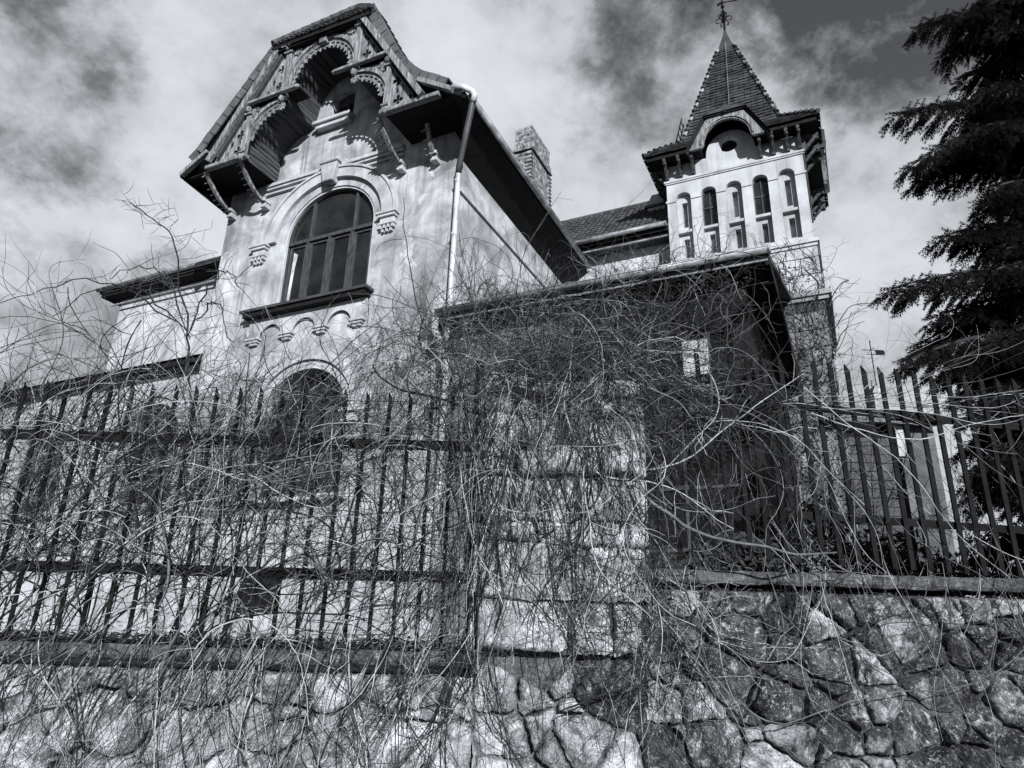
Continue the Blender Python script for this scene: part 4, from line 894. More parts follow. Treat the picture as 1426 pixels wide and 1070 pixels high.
# coursed pillar stones (front and both flanks)
crs = [(1.56, 1.86), (1.86, 2.19), (2.19, 2.33), (2.33, 2.62), (2.62, 2.80), (2.80, 3.02), (3.02, 3.15), (3.15, 3.27)]
spl = [(0.55, 0.80), (0.62,), (0.35, 0.75), (0.60,), (0.22, 0.66), (0.5,), (0.36, 0.70), (0.42,)]
for (z0, z1), sp_ in zip(crs, spl):
    xs_ = [-0.185] + [-0.185 + 1.02*s + random.uniform(-.02, .02) for s in sp_] + [0.835]
    for a, b in zip(xs_[:-1], xs_[1:]):
        if z0 > 3.1 and a > 0.3: continue                 # the top course is partly gone
        c = lambda: random.uniform(-.022, .022)
        stone([(a+c(), z0+c()), ((a+b)/2, z0+c()), (b+c(), z0+c()), (b+c(), z1+c()), ((a+b)/2, z1+c()), (a+c(), z1+c())], YW-0.06, PI_, 'stone_pillar', bulge=0.03, gap=0.009, base=0.06, seg=48)
    for k, (a, b) in enumerate(((YW-0.03, YW+0.25), (YW+0.25, YW+0.53))):
        for xx in (-0.21, 0.84):
            o = MB().box((xx-0.01, a+0.01, z0+0.01), (xx+0.03, b-0.01, z1-0.01)).build('stone', 'stone_pillar', PI_, bevel=0.01); o.location = -PI_.location
# coping slabs with chipped front edges
def slab(par, x, b, z0, z1, front, back):
    m = MB(); n = max(6, int((b-x)/0.05)); vs = []
    ph_ = random.uniform(0, 6)
    for i in range(n+1):
        X = (b-x-0.006)*i/n; j = 0.006*math.sin(X*9+ph_) + random.uniform(-.006, .006); k = random.uniform(0, .012) + (0.02 if random.random() < .08 else 0)
        vs += [(X, front+j+0.012, z0-random.uniform(0, .012)), (X, front+j, z0+0.012), (X, front+j, z1-0.012-k), (X, front+j+0.014+k, z1+random.uniform(-.003, .003)), (X, back, z1), (X, back, z0)]
    m.add(vs, [(i*6+q, (i+1)*6+q, (i+1)*6+(q+1) % 6, i*6+(q+1) % 6) for i in range(n) for q in range(6)] + [tuple(range(6))[::-1], tuple(n*6+q for q in range(6))])
    o = m.build('coping_slab', 'coping_dark', par); o.location = Vector((x, YW, 0)) - Vector(par.location); return o
x = -4.4
while x < -0.22:
    b_ = min(x+random.uniform(0.5, 0.95), -0.2); dz = random.uniform(-.008, .006)
    slab(LW, x, b_, 1.485+dz, 1.553+dz, -0.03, 0.40); x = b_
x = 0.86
while x < 4.6:
    b_ = min(x+random.uniform(0.8, 1.4), 4.7); dz = random.uniform(-.005, .005)
    slab(RW, x, b_, 1.99+dz, 2.062+dz, -0.028, 0.40); x = b_

# ------------------------------------------------------------------ iron railings
YF = YW + 0.14
FL = thing('iron_railing', 'tall black iron bar railing smothered in dry vines left of the stone pillar', 'railing', (-1.7, YF, 1.5))
FR = thing('iron_railing', 'black iron railing of slanting pointed bars on the higher right wall', 'railing', (2.6, YF, 2.05))
def fbar(par, p0, p1, w=0.017, t=0.006, name='bar'):
    p0, p1 = Vector(p0), Vector(p1); d = (p1-p0).normalized(); s = Vector((1, 0, 0)); f_ = d.cross(s)
    m = MB(); a, b = p0, p1
    vs = [a-s*w-f_*t, a+s*w-f_*t, a+s*w+f_*t, a-s*w+f_*t, b-s*w-f_*t+d*0.05, b+s*w-f_*t, b+s*w+f_*t, b-s*w+f_*t+d*0.05]
    m.add(vs, [(0, 3, 2, 1), (4, 5, 6, 7), (0, 1, 5, 4), (1, 2, 6, 5), (2, 3, 7, 6), (3, 0, 4, 7)])
    o = m.build(name, 'iron', par); o.location = -par.location; return o
x = -3.75
while x < -0.28:
    fbar(FL, (x, YF, 1.56), (x+random.uniform(-.012, .012), YF+random.uniform(-.01, .01), 3.17+random.uniform(-.01, .01)), 0.0125, 0.007); x += 0.146
for z in (1.995, 2.845):
    o = MB().box((-3.9, YF+0.009, z-0.034), (-0.22, YF+0.022, z+0.034)).build('rail', 'iron', FL); o.location = -FL.location
o = MB().box((-0.245, YF-0.10, 0.15), (-0.195, YF-0.05, 3.42)).build('post', 'iron', FL); o.location = -FL.location
for k in range(-11, 14):
    tx = 1133+23.3*k; ty = 507+1.95*k; bx = 1172+25*k; by = 781+1.8*k
    if k < 0: ty = 507+2.5*k
    p1 = at(tx, ty+6, YF); p0 = at(bx, by+6, YF)
    fbar(FR, p0, p1, 0.0155, 0.008)
ra, rb = at(880, 545, YF+.02), at(1500, 602, YF+.02)
def rail(par, a, b, h, nm='rail'):
    a, b = Vector(a), Vector(b); d = (b-a); L = d.length; d /= L
    o = MB().obox((a+b)/2, d*L/2, (0, 0.006, 0), d.cross(Vector((0, 1, 0)))*h).build(nm, 'iron', par); o.location = -par.location
rail(FR, ra, rb, 0.026); rail(FR, at(890, 702, YF+.02), at(1500, 744, YF+.02), 0.024)
rail(FR, at(1236, 578, YF+.035), at(1310, 586, YF+.035), 0.04, 'rail_plate')

# ------------------------------------------------------------------ vines
def tube_mesh(paths, radii, mats, name, matnames, label, cat, parent=None, kind='stuff', ns=3):
    """many thin tapering stems in one mesh (numpy)"""
    V = []; F = []; M = []; o = 0
    ang = np.arange(ns)*2*math.pi/ns
    for P, r0, mi in zip(paths, radii, mats):
        k = len(P); T = np.gradient(P, axis=0); T /= np.linalg.norm(T, axis=1)[:, None]+1e-9
        ref = np.array([0.31, 0.9, 0.29]); A = np.cross(T, ref); A /= np.linalg.norm(A, axis=1)[:, None]+1e-9; B = np.cross(T, A)
        rr = r0*(np.linspace(1, 0.40, k)*np.clip(np.linspace(0.45, 0.45+k/5, k), 0, 1))[:, None, None]
        ring_ = P[:, None, :] + rr*(A[:, None, :]*np.cos(ang)[None, :, None] + B[:, None, :]*np.sin(ang)[None, :, None])
        V.append(ring_.reshape(-1, 3)); idx = np.arange(k-1)[:, None]*ns + np.arange(ns)[None, :]; nx = np.arange(k-1)[:, None]*ns + (np.arange(ns)[None, :]+1) % ns
        F.append(np.stack([idx, nx, nx+ns, idx+ns], -1).reshape(-1, 4)+o); M.append(np.full((k-1)*ns, mi)); o += k*ns
    V = np.concatenate(V); F = np.concatenate(F); M = np.concatenate(M)
    me = bpy.data.meshes.new(name); me.vertices.add(len(V)); me.vertices.foreach_set('co', V.ravel())
    me.loops.add(F.size); me.loops.foreach_set('vertex_index', F.ravel()); me.polygons.add(len(F))
    me.polygons.foreach_set('loop_start', np.arange(len(F))*4); me.polygons.foreach_set('loop_total', np.full(len(F), 4))
    for q in matnames: me.materials.append(MATS[q])
    me.polygons.foreach_set('material_index', M.astype(np.int32)); me.polygons.foreach_set('use_smooth', np.ones(len(F), bool))
    me.update(); me.validate(); ob = bpy.data.objects.new(name, me); C.objects.link(ob)
    if parent: ob.parent = parent
    else: tag(ob, label, cat, kind=kind)
    return ob
VM = ['vine_pale', 'vine_mid', 'vine_dark']
def grow(p0, d0, L, seg=0.06, wob=0.25, bias=(0, 0, 0), ymin=None, ymax=None, ycen=None):
    n = max(3, int(L/seg)); P = np.zeros((n+1, 3)); P[0] = p0; d = np.array(d0, float); d /= np.linalg.norm(d); b = np.array(bias, float)
    w = np.zeros(3)
    for i in range(n):
        w = 0.6*w + 0.8*rng.normal(size=3)*np.array([1, .6, 1]); d = d + wob*w*0.5 + b*seg*3
        if ycen is not None: d[1] += (ycen-P[i, 1])*0.5
        d /= np.linalg.norm(d); P[i+1] = P[i] + d*seg
        if ymax is not None: P[i+1, 1] = min(P[i+1, 1], ymax)
        if ymin is not None: P[i+1, 1] = max(P[i+1, 1], ymin)
    return P
def twigs(P, n, Lr, wob, seg=0.035, droop=-0.1, **k):
    out = []
    for _ in range(n):
        i = rng.integers(1, len(P)-1); t = P[i+1]-P[i]; t /= np.linalg.norm(t)+1e-9; s = rng.normal(size=3)*np.array([1, .5, 1]); s /= np.linalg.norm(s)
        out.append(grow(P[i], t*0.6+s, rng.uniform(*Lr), seg, wob, (0, 0, droop), **k))
    return out
def tangle(name, label, n, start, direc, Lr, rad, mix, wob=0.25, bias=(0, 0, -0.3), nt_=3, tL=(.05, .25), ymax=None, ymin=None, ycen=None, seg=0.06, parent=None, tf=None, cat='vine'):
    Ps, Rs, Ms = [], [], []
    for _ in range(n):
        P = grow(start(), direc(), rng.uniform(*Lr), seg, wob*rng.uniform(.5, 1.5), bias, ymin, ymax, ycen); mi = rng.choice(3, p=mix); r = rad[0] + (rad[1]-rad[0])*rng.random()**1.8
        if rng.random() < 0.08 and mi > 0: r *= 1.7
        Ps.append(P); Rs.append(r); Ms.append(mi)
        if len(P) > 4:
            for q in twigs(P, rng.poisson(nt_), tL, wob*1.4, seg=min(seg, 0.04), ymax=ymax, ymin=ymin): Ps.append(q); Rs.append(r*0.55); Ms.append(mi)
    if tf: Ps = [np.array([tf(p) for p in P]) for P in Ps]
    return tube_mesh(Ps, Rs, Ms, name, VM, label, cat, parent)
U = rng.uniform
def diag():
    a = rng.normal(1.05, 0.5); s = 1
    return (math.cos(a)*s, rng.normal(0, .15), math.sin(a))
CL = [(U(-4.0, -0.1), U(1.5, 3.0)) for _ in range(26)]
def clumped(x0, x1, y0, y1, z0, z1, share=0.55):
    def f():
        if rng.random() < share:
            for _ in range(30):
                c = CL[rng.integers(len(CL))]; x, z = rng.normal(c[0], .20), rng.normal(c[1], .26)
                if x0 <= x <= x1 and z0 <= z <= z1: return (x, U(y0, y1), z)
        return (U(x0, x1), U(y0, y1), U(z0, z1))
    return f
# left railing: the thick diagonal mass
tangle('vine_tangle', 'dense tangle of bare dry vines woven through the left railing', 800,
       clumped(-4.0, -0.1, YF-0.14, YF+0.12, 1.45, 2.95), diag, (0.5, 1.5), (0.0023, 0.0055), (.26, .26, .48), 0.24, (0.02, 0, -0.22), 3, (.06, .3), ycen=YF-0.02)
tangle('vine_tangle', 'bushy upper fringe of thin vine shoots along the top of the left railing', 450,
       clumped(-4.0, -0.1, YF-0.1, YF+0.2, 2.45, 3.2), lambda: (rng.normal(0.3, .9), rng.normal(0, .3), rng.normal(0.2, .6)), (0.3, 0.9), (0.0018, 0.0042), (.18, .32, .50), 0.45, (0, 0, -0.15), 4, (.05, .2))
# hanging over the left wall
tangle('vine_tangle', 'long vine stems hanging down over the lower left stone wall', 300,
       lambda: (U(-4.0, -0.05), U(YW-0.16, YW-0.06), U(1.45, 1.75)), lambda: (rng.normal(-0.40, .28), -0.05, -1), (0.5, 1.3), (0.0019, 0.0055), (.26, .26, .48), 0.24, (0, 0, -0.3), 3, (.06, .3), ymax=YW-0.055)
# pillar
tangle('vine_tangle', 'veil of fine hanging vine stems covering the stone pillar', 230,
       lambda: (U(-0.35, 0.95), U(YW-0.17, YW-0.10), U(2.2, 3.5)), lambda: (rng.normal(0, .22), -0.03, -1), (0.5, 1.6), (0.0014, 0.0042), (.16, .24, .60), 0.27, (0, 0, -0.3), 3, (.05, .25), ymax=YW-0.10)
tangle('vine_tangle', 'thick bundle of upright vine stems around the black iron post', 80,
       lambda: (rng.normal(-0.24, .05), U(YW-0.18, YW-0.06), U(1.3, 2.6)), lambda: (rng.normal(0, .10), 0, 1), (0.7, 1.5), (0.002, 0.005), (.12, .28, .60), 0.12, (0, 0, 0), 2, (.05, .3), ymax=YW-0.05)
tangle('vine_tangle', 'fan of slanting vine stems between the last bars and the pillar', 90,
       lambda: (U(-0.9, -0.3), U(YF-0.16, YF-0.04), U(1.5, 1.9)), lambda: (rng.normal(.75, .25), 0, 1), (0.4, 1.0), (0.0018, 0.004), (.22, .26, .52), 0.14, (0, 0, 0.1), 2, (.05, .25))
# crown of vines on the pillar top and in front of the porch
tangle('vine_tangle', 'big ball of curling bare vines heaped on top of the stone pillar', 820,
       lambda: (rng.normal(0.34, .46), rng.normal(YW+0.08, .16), rng.normal(3.34, .21)), lambda: (rng.normal(0, 1), rng.normal(0, .5), rng.normal(0.1, .8)), (0.4, 1.3), (0.0015, 0.0042), (.10, .34, .56), 0.5, (0, 0, -0.12), 4, (.05, .22), ycen=YW+0.08)
tangle('vine_tangle', 'arching vines spreading from the pillar over the right railing', 62,
       lambda: (U(0.6, 1.6), U(YW-0.05, YW+0.25), U(2.9, 3.5)), lambda: (rng.normal(1, .5), rng.normal(0, .2), rng.normal(0.1, .6)), (0.6, 1.7), (0.0014, 0.0038), (.10, .36, .54), 0.30, (0, 0, -0.35), 3, (.05, .3))
tangle('vine_tangle', 'thin vine stems criss-crossing before the dark porch', 115,
       lambda: (U(0.7, 2.1), U(YF-0.12, YF+0.15), U(2.0, 3.1)), lambda: (rng.normal(0, .45), rng.normal(0, .1), rng.choice([-1, 1])), (0.4, 1.3), (0.0013, 0.003), (.20, .40, .40), 0.30, (0, 0, -0.1), 2, (.05, .25))
tangle('vine_tangle', 'horizontal pale canes lying along the upper right rail', 40,
       lambda: (U(1.8, 2.8), U(YF-0.08, YF+0.02), rng.normal(3.20, .035)), lambda: (1, 0, rng.normal(-0.03, .06)), (0.6, 1.8), (0.0016, 0.0038), (.55, .25, .20), 0.16, (0, 0, 0.0), 3, (.05, .3))
tangle('vine_tangle', 'slanting vine stems falling across the right railing', 46,
       lambda: (U(1.6, 3.1), U(YF-0.10, YF+0.05), U(2.3, 3.2)), lambda: (rng.normal(0.4, .4), 0, -1), (0.5, 1.4), (0.0015, 0.0038), (.30, .30, .40), 0.28, (0, 0, -0.1), 3, (.05, .3))
tangle('vine_tangle', 'sparse vine stems hanging over the dark right stone wall', 75,
       lambda: (0.8+2.9*U(0, 1)**1.3, U(YW-0.16, YW-0.08), U(1.95, 2.2)), lambda: (rng.normal(0.12, .25), -0.04, -1), (0.4, 1.3), (0.0015, 0.0042), (.34, .30, .36), 0.30, (0, 0, -0.3), 4, (.06, .35), ymax=YW-0.06)
tangle('vine_tangle', 'thick matted vines at the foot of the pillar beside the right coping', 110,
       lambda: (rng.normal(0.75, .3), U(YW-0.17, YW-0.10), rng.normal(1.75, .22)), lambda: (rng.normal(0, .8), -.02, rng.normal(-.3, .8)), (0.3, 0.9), (0.0018, 0.0044), (.28, .32, .40), 0.32, (0, 0, -0.2), 4, (.05, .25), ymax=YW-0.09)
tangle('vine_tangle', 'thick dark woody vine stems twisting up through the left railing', 60,
       lambda: (U(-4.0, -0.2), U(YF-0.12, YF-0.02), U(1.4, 2.2)), lambda: (rng.normal(.35, .35), 0, 1), (0.8, 1.7), (0.005, 0.0105), (.06, .34, .60), 0.22, (0, 0, 0), 5, (.08, .4), ycen=YF-0.06)
tangle('vine_tangle', 'dark woody vine stems running down over the lower left stones', 34,
       lambda: (U(-4.0, 0.0), U(YW-0.14, YW-0.08), U(1.5, 1.8)), lambda: (rng.normal(-.3, .3), 0, -1), (0.6, 1.3), (0.0045, 0.009), (.08, .32, .60), 0.22, (0, 0, -.2), 5, (.08, .4), ymax=YW-0.07)
tangle('vine_tangle', 'stout dark vine stems hanging down the face of the pillar', 46,
       lambda: (U(-0.25, 0.95), U(YW-0.17, YW-0.12), U(2.3, 3.5)), lambda: (rng.normal(0, .2), 0, -1), (0.7, 1.8), (0.004, 0.0085), (.08, .30, .62), 0.22, (0, 0, -.2), 6, (.08, .4), ymax=YW-0.11)
tangle('vine_tangle', 'dark woody stems knotted over the pillar top and rail end', 60,
       lambda: (rng.normal(0.3, .5), rng.normal(YW+.05, .1), rng.normal(3.35, .15)), lambda: (rng.normal(0, 1), rng.normal(0, .3), rng.normal(.1, .7)), (0.6, 1.6), (0.004, 0.008), (.08, .32, .60), 0.4, (0, 0, -.1), 6, (.08, .4), ycen=YW+0.03)
tangle('vine_tangle', 'dark shaggy vine fringe tumbling over the upper front edge of the pillar', 260,
       lambda: (U(-0.3, 0.95), U(YW-0.17, YW-0.08), rng.normal(3.27, .10)), lambda: (rng.normal(0, .7), -.05, rng.normal(-.3, .6)), (0.25, 0.8), (0.0015, 0.0045), (.14, .30, .56), 0.4, (0, 0, -0.2), 5, (.05, .25), ymax=YW-0.07)
# individually visible canes
def cane(px, Y, r, name, label, mat='vine_pale', dy=None):
    P = [np.array(at(x, y, Y + (dy[i] if dy else 0))) for i, (x, y) in enumerate(px)]
    out = []
    for i in range(len(P)-1):
        p0, p1, p2, p3 = P[max(i-1, 0)], P[i], P[i+1], P[min(i+2, len(P)-1)]
        for k in range(6):
            t = k/6; out.append(0.5*((2*p1)+(-p0+p2)*t+(2*p0-5*p1+4*p2-p3)*t*t+(-p0+3*p1-3*p2+p3)*t**3) + rng.normal(size=3)*0.0025)
    out.append(P[-1]); Q = np.array(out); mi = VM.index(mat); Ps, Rs, Ms = [Q], [r], [mi]
    for q in twigs(Q, 7, (.06, .3), .3): Ps.append(q); Rs.append(r*.4); Ms.append(mi)
    o = tube_mesh(Ps, Rs, Ms, name, VM, label, 'vine', kind='thing', ns=6); return o
cane([(905, 655), (955, 640), (1010, 598), (1060, 560), (1120, 520)], 4.55, .0065, 'vine_cane', 'thick pale cane rising to the right across the dark porch window')
cane([(895, 790), (950, 880), (1010, 960), (1080, 1008), (1160, 985), (1240, 965), (1320, 960), (1380, 940), (1426, 905), (1470, 850)], 4.36, .0048, 'vine_cane', 'long greyish cane sagging in a wide arc over the right stone wall', 'vine_mid')
cane([(1150, 900), (1200, 875), (1260, 855), (1330, 870), (1400, 860)], 4.37, .004, 'vine_cane', 'thin dark cane crossing the upper right stones under the coping', 'vine_dark')
cane([(270, 905), (300, 875), (345, 862), (390, 880), (420, 930), (430, 1010)], 4.34, .005, 'vine_cane', 'pale cane arching over the coping below the left railing')
cane([(60, 870), (95, 842), (120, 810), (130, 770), (150, 720)], 4.5, .009, 'vine_cane', 'thick dark forked stem behind the leftmost bars', 'vine_dark')
cane([(155, 735), (180, 768), (240, 775), (300, 800)], 4.52, .008, 'vine_cane', 'thick dark cane lying on the lower left rail', 'vine_dark')
cane([(780, 990), (850, 965), (900, 950), (960, 930), (1010, 935)], 4.36, .007, 'vine_cane', 'dark cane crossing the stones below the pillar foot', 'vine_dark')
cane([(1130, 575), (1200, 600), (1280, 612), (1350, 592), (1426, 578)], 4.58, .005, 'vine_cane', 'bright cane sagging along the upper rail at the right end')
cane([(1120, 540), (1180, 590), (1260, 650), (1330, 740), (1400, 800), (1440, 830)], 4.52, .004, 'vine_cane', 'pale cane falling diagonally over the right railing bars')
cane([(668, 910), (740, 700), (755, 560), (740, 470), (700, 420)], 4.36, .006, 'vine_cane', 'stout vine stem climbing the front of the stone pillar', 'vine_mid')

# creepers on the house (in house coordinates)
def facade_creeper(label, n, start, direc, Lr, rad, mix, **k):
    v = k.pop('v', 0); side = k.pop('side', False)
    def tf(p):
        q = W(p[0], p[1], p[2]) if not side else W(p[1], p[0], p[2]); return (q.x, q.y, q.z)
    return tangle('creeper', label, n, start, direc, Lr, rad, mix, tf=tf, cat='creeper', **k)
facade_creeper('fine bare creeper spreading up the lower front wall of the villa', 300, lambda: (U(-6.2, -0.05), -0.05, 3.6+3.2*U(0, 1)**1.6), lambda: (rng.normal(0, .8), 0, rng.normal(.6, .6)), (0.4, 1.5), (.004, .009), (.15, .40, .45), wob=.4, ymax=-0.02, ymin=-0.25, nt_=5, tL=(.1, .5), bias=(0, 0, 0), seg=.1)
facade_creeper('creeper stems climbing the right end of the villa front', 170, lambda: (rng.normal(-0.9, .5), -0.05, U(4.5, 7.3)), lambda: (rng.normal(0, .4), 0, 1), (0.4, 1.5), (.004, .008), (.15, .40, .45), wob=.4, ymax=-0.02, ymin=-0.2, nt_=6, tL=(.1, .4), bias=(0, 0, 0), seg=.1)
facade_creeper('bare creeper branches on the side wall below the long eave', 150, lambda: (U(0.2, 5.0), 0.08, U(7.2, 8.6)), lambda: (rng.normal(.2, .7), rng.normal(0.05, .1), rng.normal(.6, .5)), (0.5, 1.8), (.005, .010), (.25, .35, .40), side=True, wob=.4, ymin=0.03, ymax=0.7, nt_=5, tL=(.1, .5), bias=(0, 0, 0), seg=.1)
facade_creeper('matted vine hanging under the porch gutter', 260, lambda: (U(0.1, 5.3), U(-0.75, -0.5), U(6.3, 7.15)), lambda: (rng.normal(0, .8), rng.normal(0, .3), rng.normal(-.3, .8)), (0.4, 1.3), (.004, .008), (.10, .34, .56), wob=.45, ymax=-0.15, nt_=4, tL=(.1, .4), bias=(0, 0, -.1), seg=.09)
facade_creeper('vine covering the shaded porch wall', 170, lambda: (U(0.1, 5.2), -0.25, U(4.0, 6.8)), lambda: (rng.normal(0, .6), 0, rng.normal(0, 1)), (0.5, 1.6), (.004, .008), (.03, .27, .70), wob=.4, ymax=-0.15, ymin=-.5, nt_=4, tL=(.1, .4), bias=(0, 0, 0), seg=.1)
facade_creeper('twiggy creeper rising above the porch roof edge', 60, lambda: (U(0.6, 5.0), U(-0.5, -.2), 7.15), lambda: (rng.normal(0, .7), 0, 1), (0.3, 1.3), (.004, .008), (.1, .35, .55), wob=.45, nt_=5, tL=(.1, .35), bias=(0, 0, 0), seg=.08)
facade_creeper('creeper with withered tendrils on the turret base', 230, lambda: (U(5.1, 6.4), TV0-0.08, U(3.5, 9.9)), lambda: (rng.normal(0, .5), 0, 1), (0.5, 1.9), (.006, .012), (.05, .30, .65), wob=.5, ymax=TV0-0.045, ymin=TV0-.3, nt_=5, tL=(.1, .5), bias=(0, 0, 0), seg=.1)
facade_creeper('thin creeper lines on the pale annex wall', 160, lambda: (U(-14.5, -6.3), 0.2, U(3.2, 6.8)), lambda: (rng.normal(0, .9), 0, rng.normal(.4, .6)), (0.5, 1.8), (.005, .010), (.15, .40, .45), wob=.4, ymax=0.35, ymin=0.0, nt_=5, tL=(.1, .5), bias=(0, 0, 0), seg=.1)
# withered leaves still hanging in the vines
def leaves(name, label, n, pos, size, tf=None, mats=('litter',), cat='leaves', flat=False):
    m = MB()
    for _ in range(n):
        p = Vector(tf(pos()) if tf else pos()); a = Vector(rng.normal(size=3)).normalized(); b = a.orthogonal().normalized()
        if flat: a = Vector((rng.normal(), rng.normal(), .2*rng.normal())).normalized(); b = a.cross(Vector((0, 0, 1))).normalized()
        s = U(*size); c = a.cross(b)
        m.add([p-a*s, p+b*s*.5+c*s*.2, p+a*s, p-b*s*.5+c*s*.25], [(0, 1, 2), (0, 2, 3)])
    o = m.build(name, list(mats), fix=False); m.m; tag(o, label, cat, kind='stuff'); return o
leaves('leaf_litter', 'dark heap of dead leaves and broken twigs lying behind the left coping', 9000, lambda: (U(-4.2, -0.2), U(YF-0.08, YF+0.28), 1.555+abs(rng.normal(0, .035))), (.01, .028), flat=True)
leaves('withered_leaves', 'withered leaf scraps caught in the vines on the pillar top', 1500, lambda: (rng.normal(0.4, .5), rng.normal(YW+.1, .15), rng.normal(3.35, .2)), (.006, .018))
leaves('withered_leaves', 'small withered leaves hanging on the turret base creeper', 900, lambda: (U(5.1, 6.5), TV0-U(.05, .3), U(4, 10.0)), (.02, .05), tf=lambda p: W(*p))
leaves('withered_leaves', 'dead leaf scraps hanging below the porch gutter', 1200, lambda: (U(0.1, 5.3), U(-.7, -.3), U(6.3, 7.1)), (.012, .035), tf=lambda p: W(*p))

# ------------------------------------------------------------------ bare shrubs and saplings
def shrub(name, label, base, n, L, r, spread, cat='shrub', mix=(.10, .45, .45), levels=2):
    Ps, Rs, Ms = [], [], []
    for _ in range(n):
        d = (rng.normal(0, spread), rng.normal(0, spread*.6), 1); P = grow(np.array(base)+np.array([rng.normal(0, .15), rng.normal(0, .1), 0]), d, L*U(.6, 1.1), .12, .22, (0, 0, .02)); mi = rng.choice(3, p=mix)
        Ps.append(P); Rs.append(r); Ms.append(mi); par = [P]
        for lv in range(levels):
            nxt = []
            for Q in par:
                for _ in range(7 if lv == 0 else 6):
                    i = rng.integers(len(Q)//4, len(Q)-1); t = Q[i+1]-Q[i]; t /= np.linalg.norm(t); s = rng.normal(size=3); s /= np.linalg.norm(s)
                    q = grow(Q[i], t+s*.9, L*(.35 if lv == 0 else .16)*U(.6, 1.3), .07, .3, (0, 0, .02)); nxt.append(q); Ps.append(q); Rs.append(r*(.5 if lv == 0 else .28)); Ms.append(mi)
            par = nxt
    o = tube_mesh(Ps, Rs, Ms, name, VM, label, cat, kind='thing'); return o
shrub('bare_shrub', 'bare twiggy shrub against the sky at the far left edge', at(-20, 900, 7.0), 12, 3.6, .011, .35)
shrub('bare_shrub', 'bare shrub with curling twigs below the left wing eave', at(110, 900, 7.2), 12, 3.6, .011, .28)
shrub('bare_shrub', 'dense dark shrub in front of the left corner of the villa', at(270, 900, 7.2), 13, 3.5, .012, .24, mix=(.05, .35, .6))
shrub('bare_shrub', 'low bare shrub behind the right railing beside the outbuilding', at(1200, 800, 9.0), 8, 3.0, .010, .25, mix=(.05, .4, .55))
shrub('bare_shrub', 'thin bare shrub in front of the grey outbuilding wall', at(1340, 800, 10.0), 7, 2.0, .009, .4, mix=(.05, .4, .55))
def sapling():
    P = np.array([at(x, y, 7.0) for x, y in ((268, 640), (266, 560), (262, 500), (262, 440), (248, 400), (246, 350), (236, 322), (205, 300), (182, 282))]); Q = []
    for i in range(len(P)-1):
        for k in range(4): Q.append(P[i]+(P[i+1]-P[i])*k/4 + rng.normal(size=3)*.006)
    Q.append(P[-1]); Q = np.array(Q); Ps, Rs, Ms = [Q], [.014], [2]
    for i in range(10, len(Q)-1):
        for _ in range(1):
            q = grow(Q[i], (rng.normal(0, 1), rng.normal(0, .5), .5), U(.15, .5), .06, .3, (0, 0, .05)); Ps.append(q); Rs.append(.005); Ms.append(1)
            for _ in range(3): q2 = grow(q[rng.integers(1, len(q))], rng.normal(size=3), U(.08, .3), .05, .3); Ps.append(q2); Rs.append(.004); Ms.append(1)
    # left-sweeping boughs
    for ex, ey in ((150, 390), (0, 425), (70, 440), (320, 480), (330, 400)):
        a, b = np.array(at(262, 470, 7.0)), np.array(at(ex, ey, 6.6)); n_ = 16; L_ = np.array([a+(b-a)*t + np.array([0, 0, .45*math.sin(math.pi*t)]) + rng.normal(size=3)*.02 for t in np.linspace(0, 1, n_)]); Ps.append(L_); Rs.append(.010); Ms.append(2)
        for _ in range(26): q = grow(L_[rng.integers(1, n_)], rng.normal(size=3), U(.1, .5), .05, .3); Ps.append(q); Rs.append(.004); Ms.append(rng.choice([1, 2]))
    return tube_mesh(Ps, Rs, Ms, 'sapling', VM, 'leafless young tree with a bent crooked tip left of the villa', 'tree', kind='thing', ns=5)
sapling()

# ------------------------------------------------------------------ spruce
TX, TY = 5.80, 6.3
spr = thing('spruce_tree', 'tall dark spruce with drooping needle boughs at the right edge', 'spruce tree', (TX, TY, 1.9))
MB().tube([(0, 0, 0), (0.02, 0, 3), (0, 0, 7), (0, 0, 8.6)], [0.2, 0.16, 0.09, 0.02], 10).build('trunk', 'bark', spr, smooth=True)
NV, NF = [], []
def sprig(p, d, L, r):
    """one needle-clad shoot: three crossed blades with toothed edges, bristling like a bottle brush"""
    p, d = np.array(p), np.array(d)/np.linalg.norm(d); a = np.cross(d, rng.normal(size=3)); a /= np.linalg.norm(a); b = np.cross(d, a)
    n = 4
    for k in range(3):
        th = k*math.pi/3; s = a*math.cos(th)+b*math.sin(th); o = len(NV)
        for i in range(n):
            t0 = i/n; t1 = (i+.9)/n; w = r*(1-.35*t0)
            q = p+d*L*t0; NV.extend([q, q+d*L*(t1-t0)*1.5+s*w, q+d*L*(t1-t0)*1.5-s*w, q+d*L*(t1-t0)*.7])
            NF.append((o+4*i, o+4*i+3, o+4*i+1)); NF.append((o+4*i, o+4*i+2, o+4*i+3))
limbs = MB()
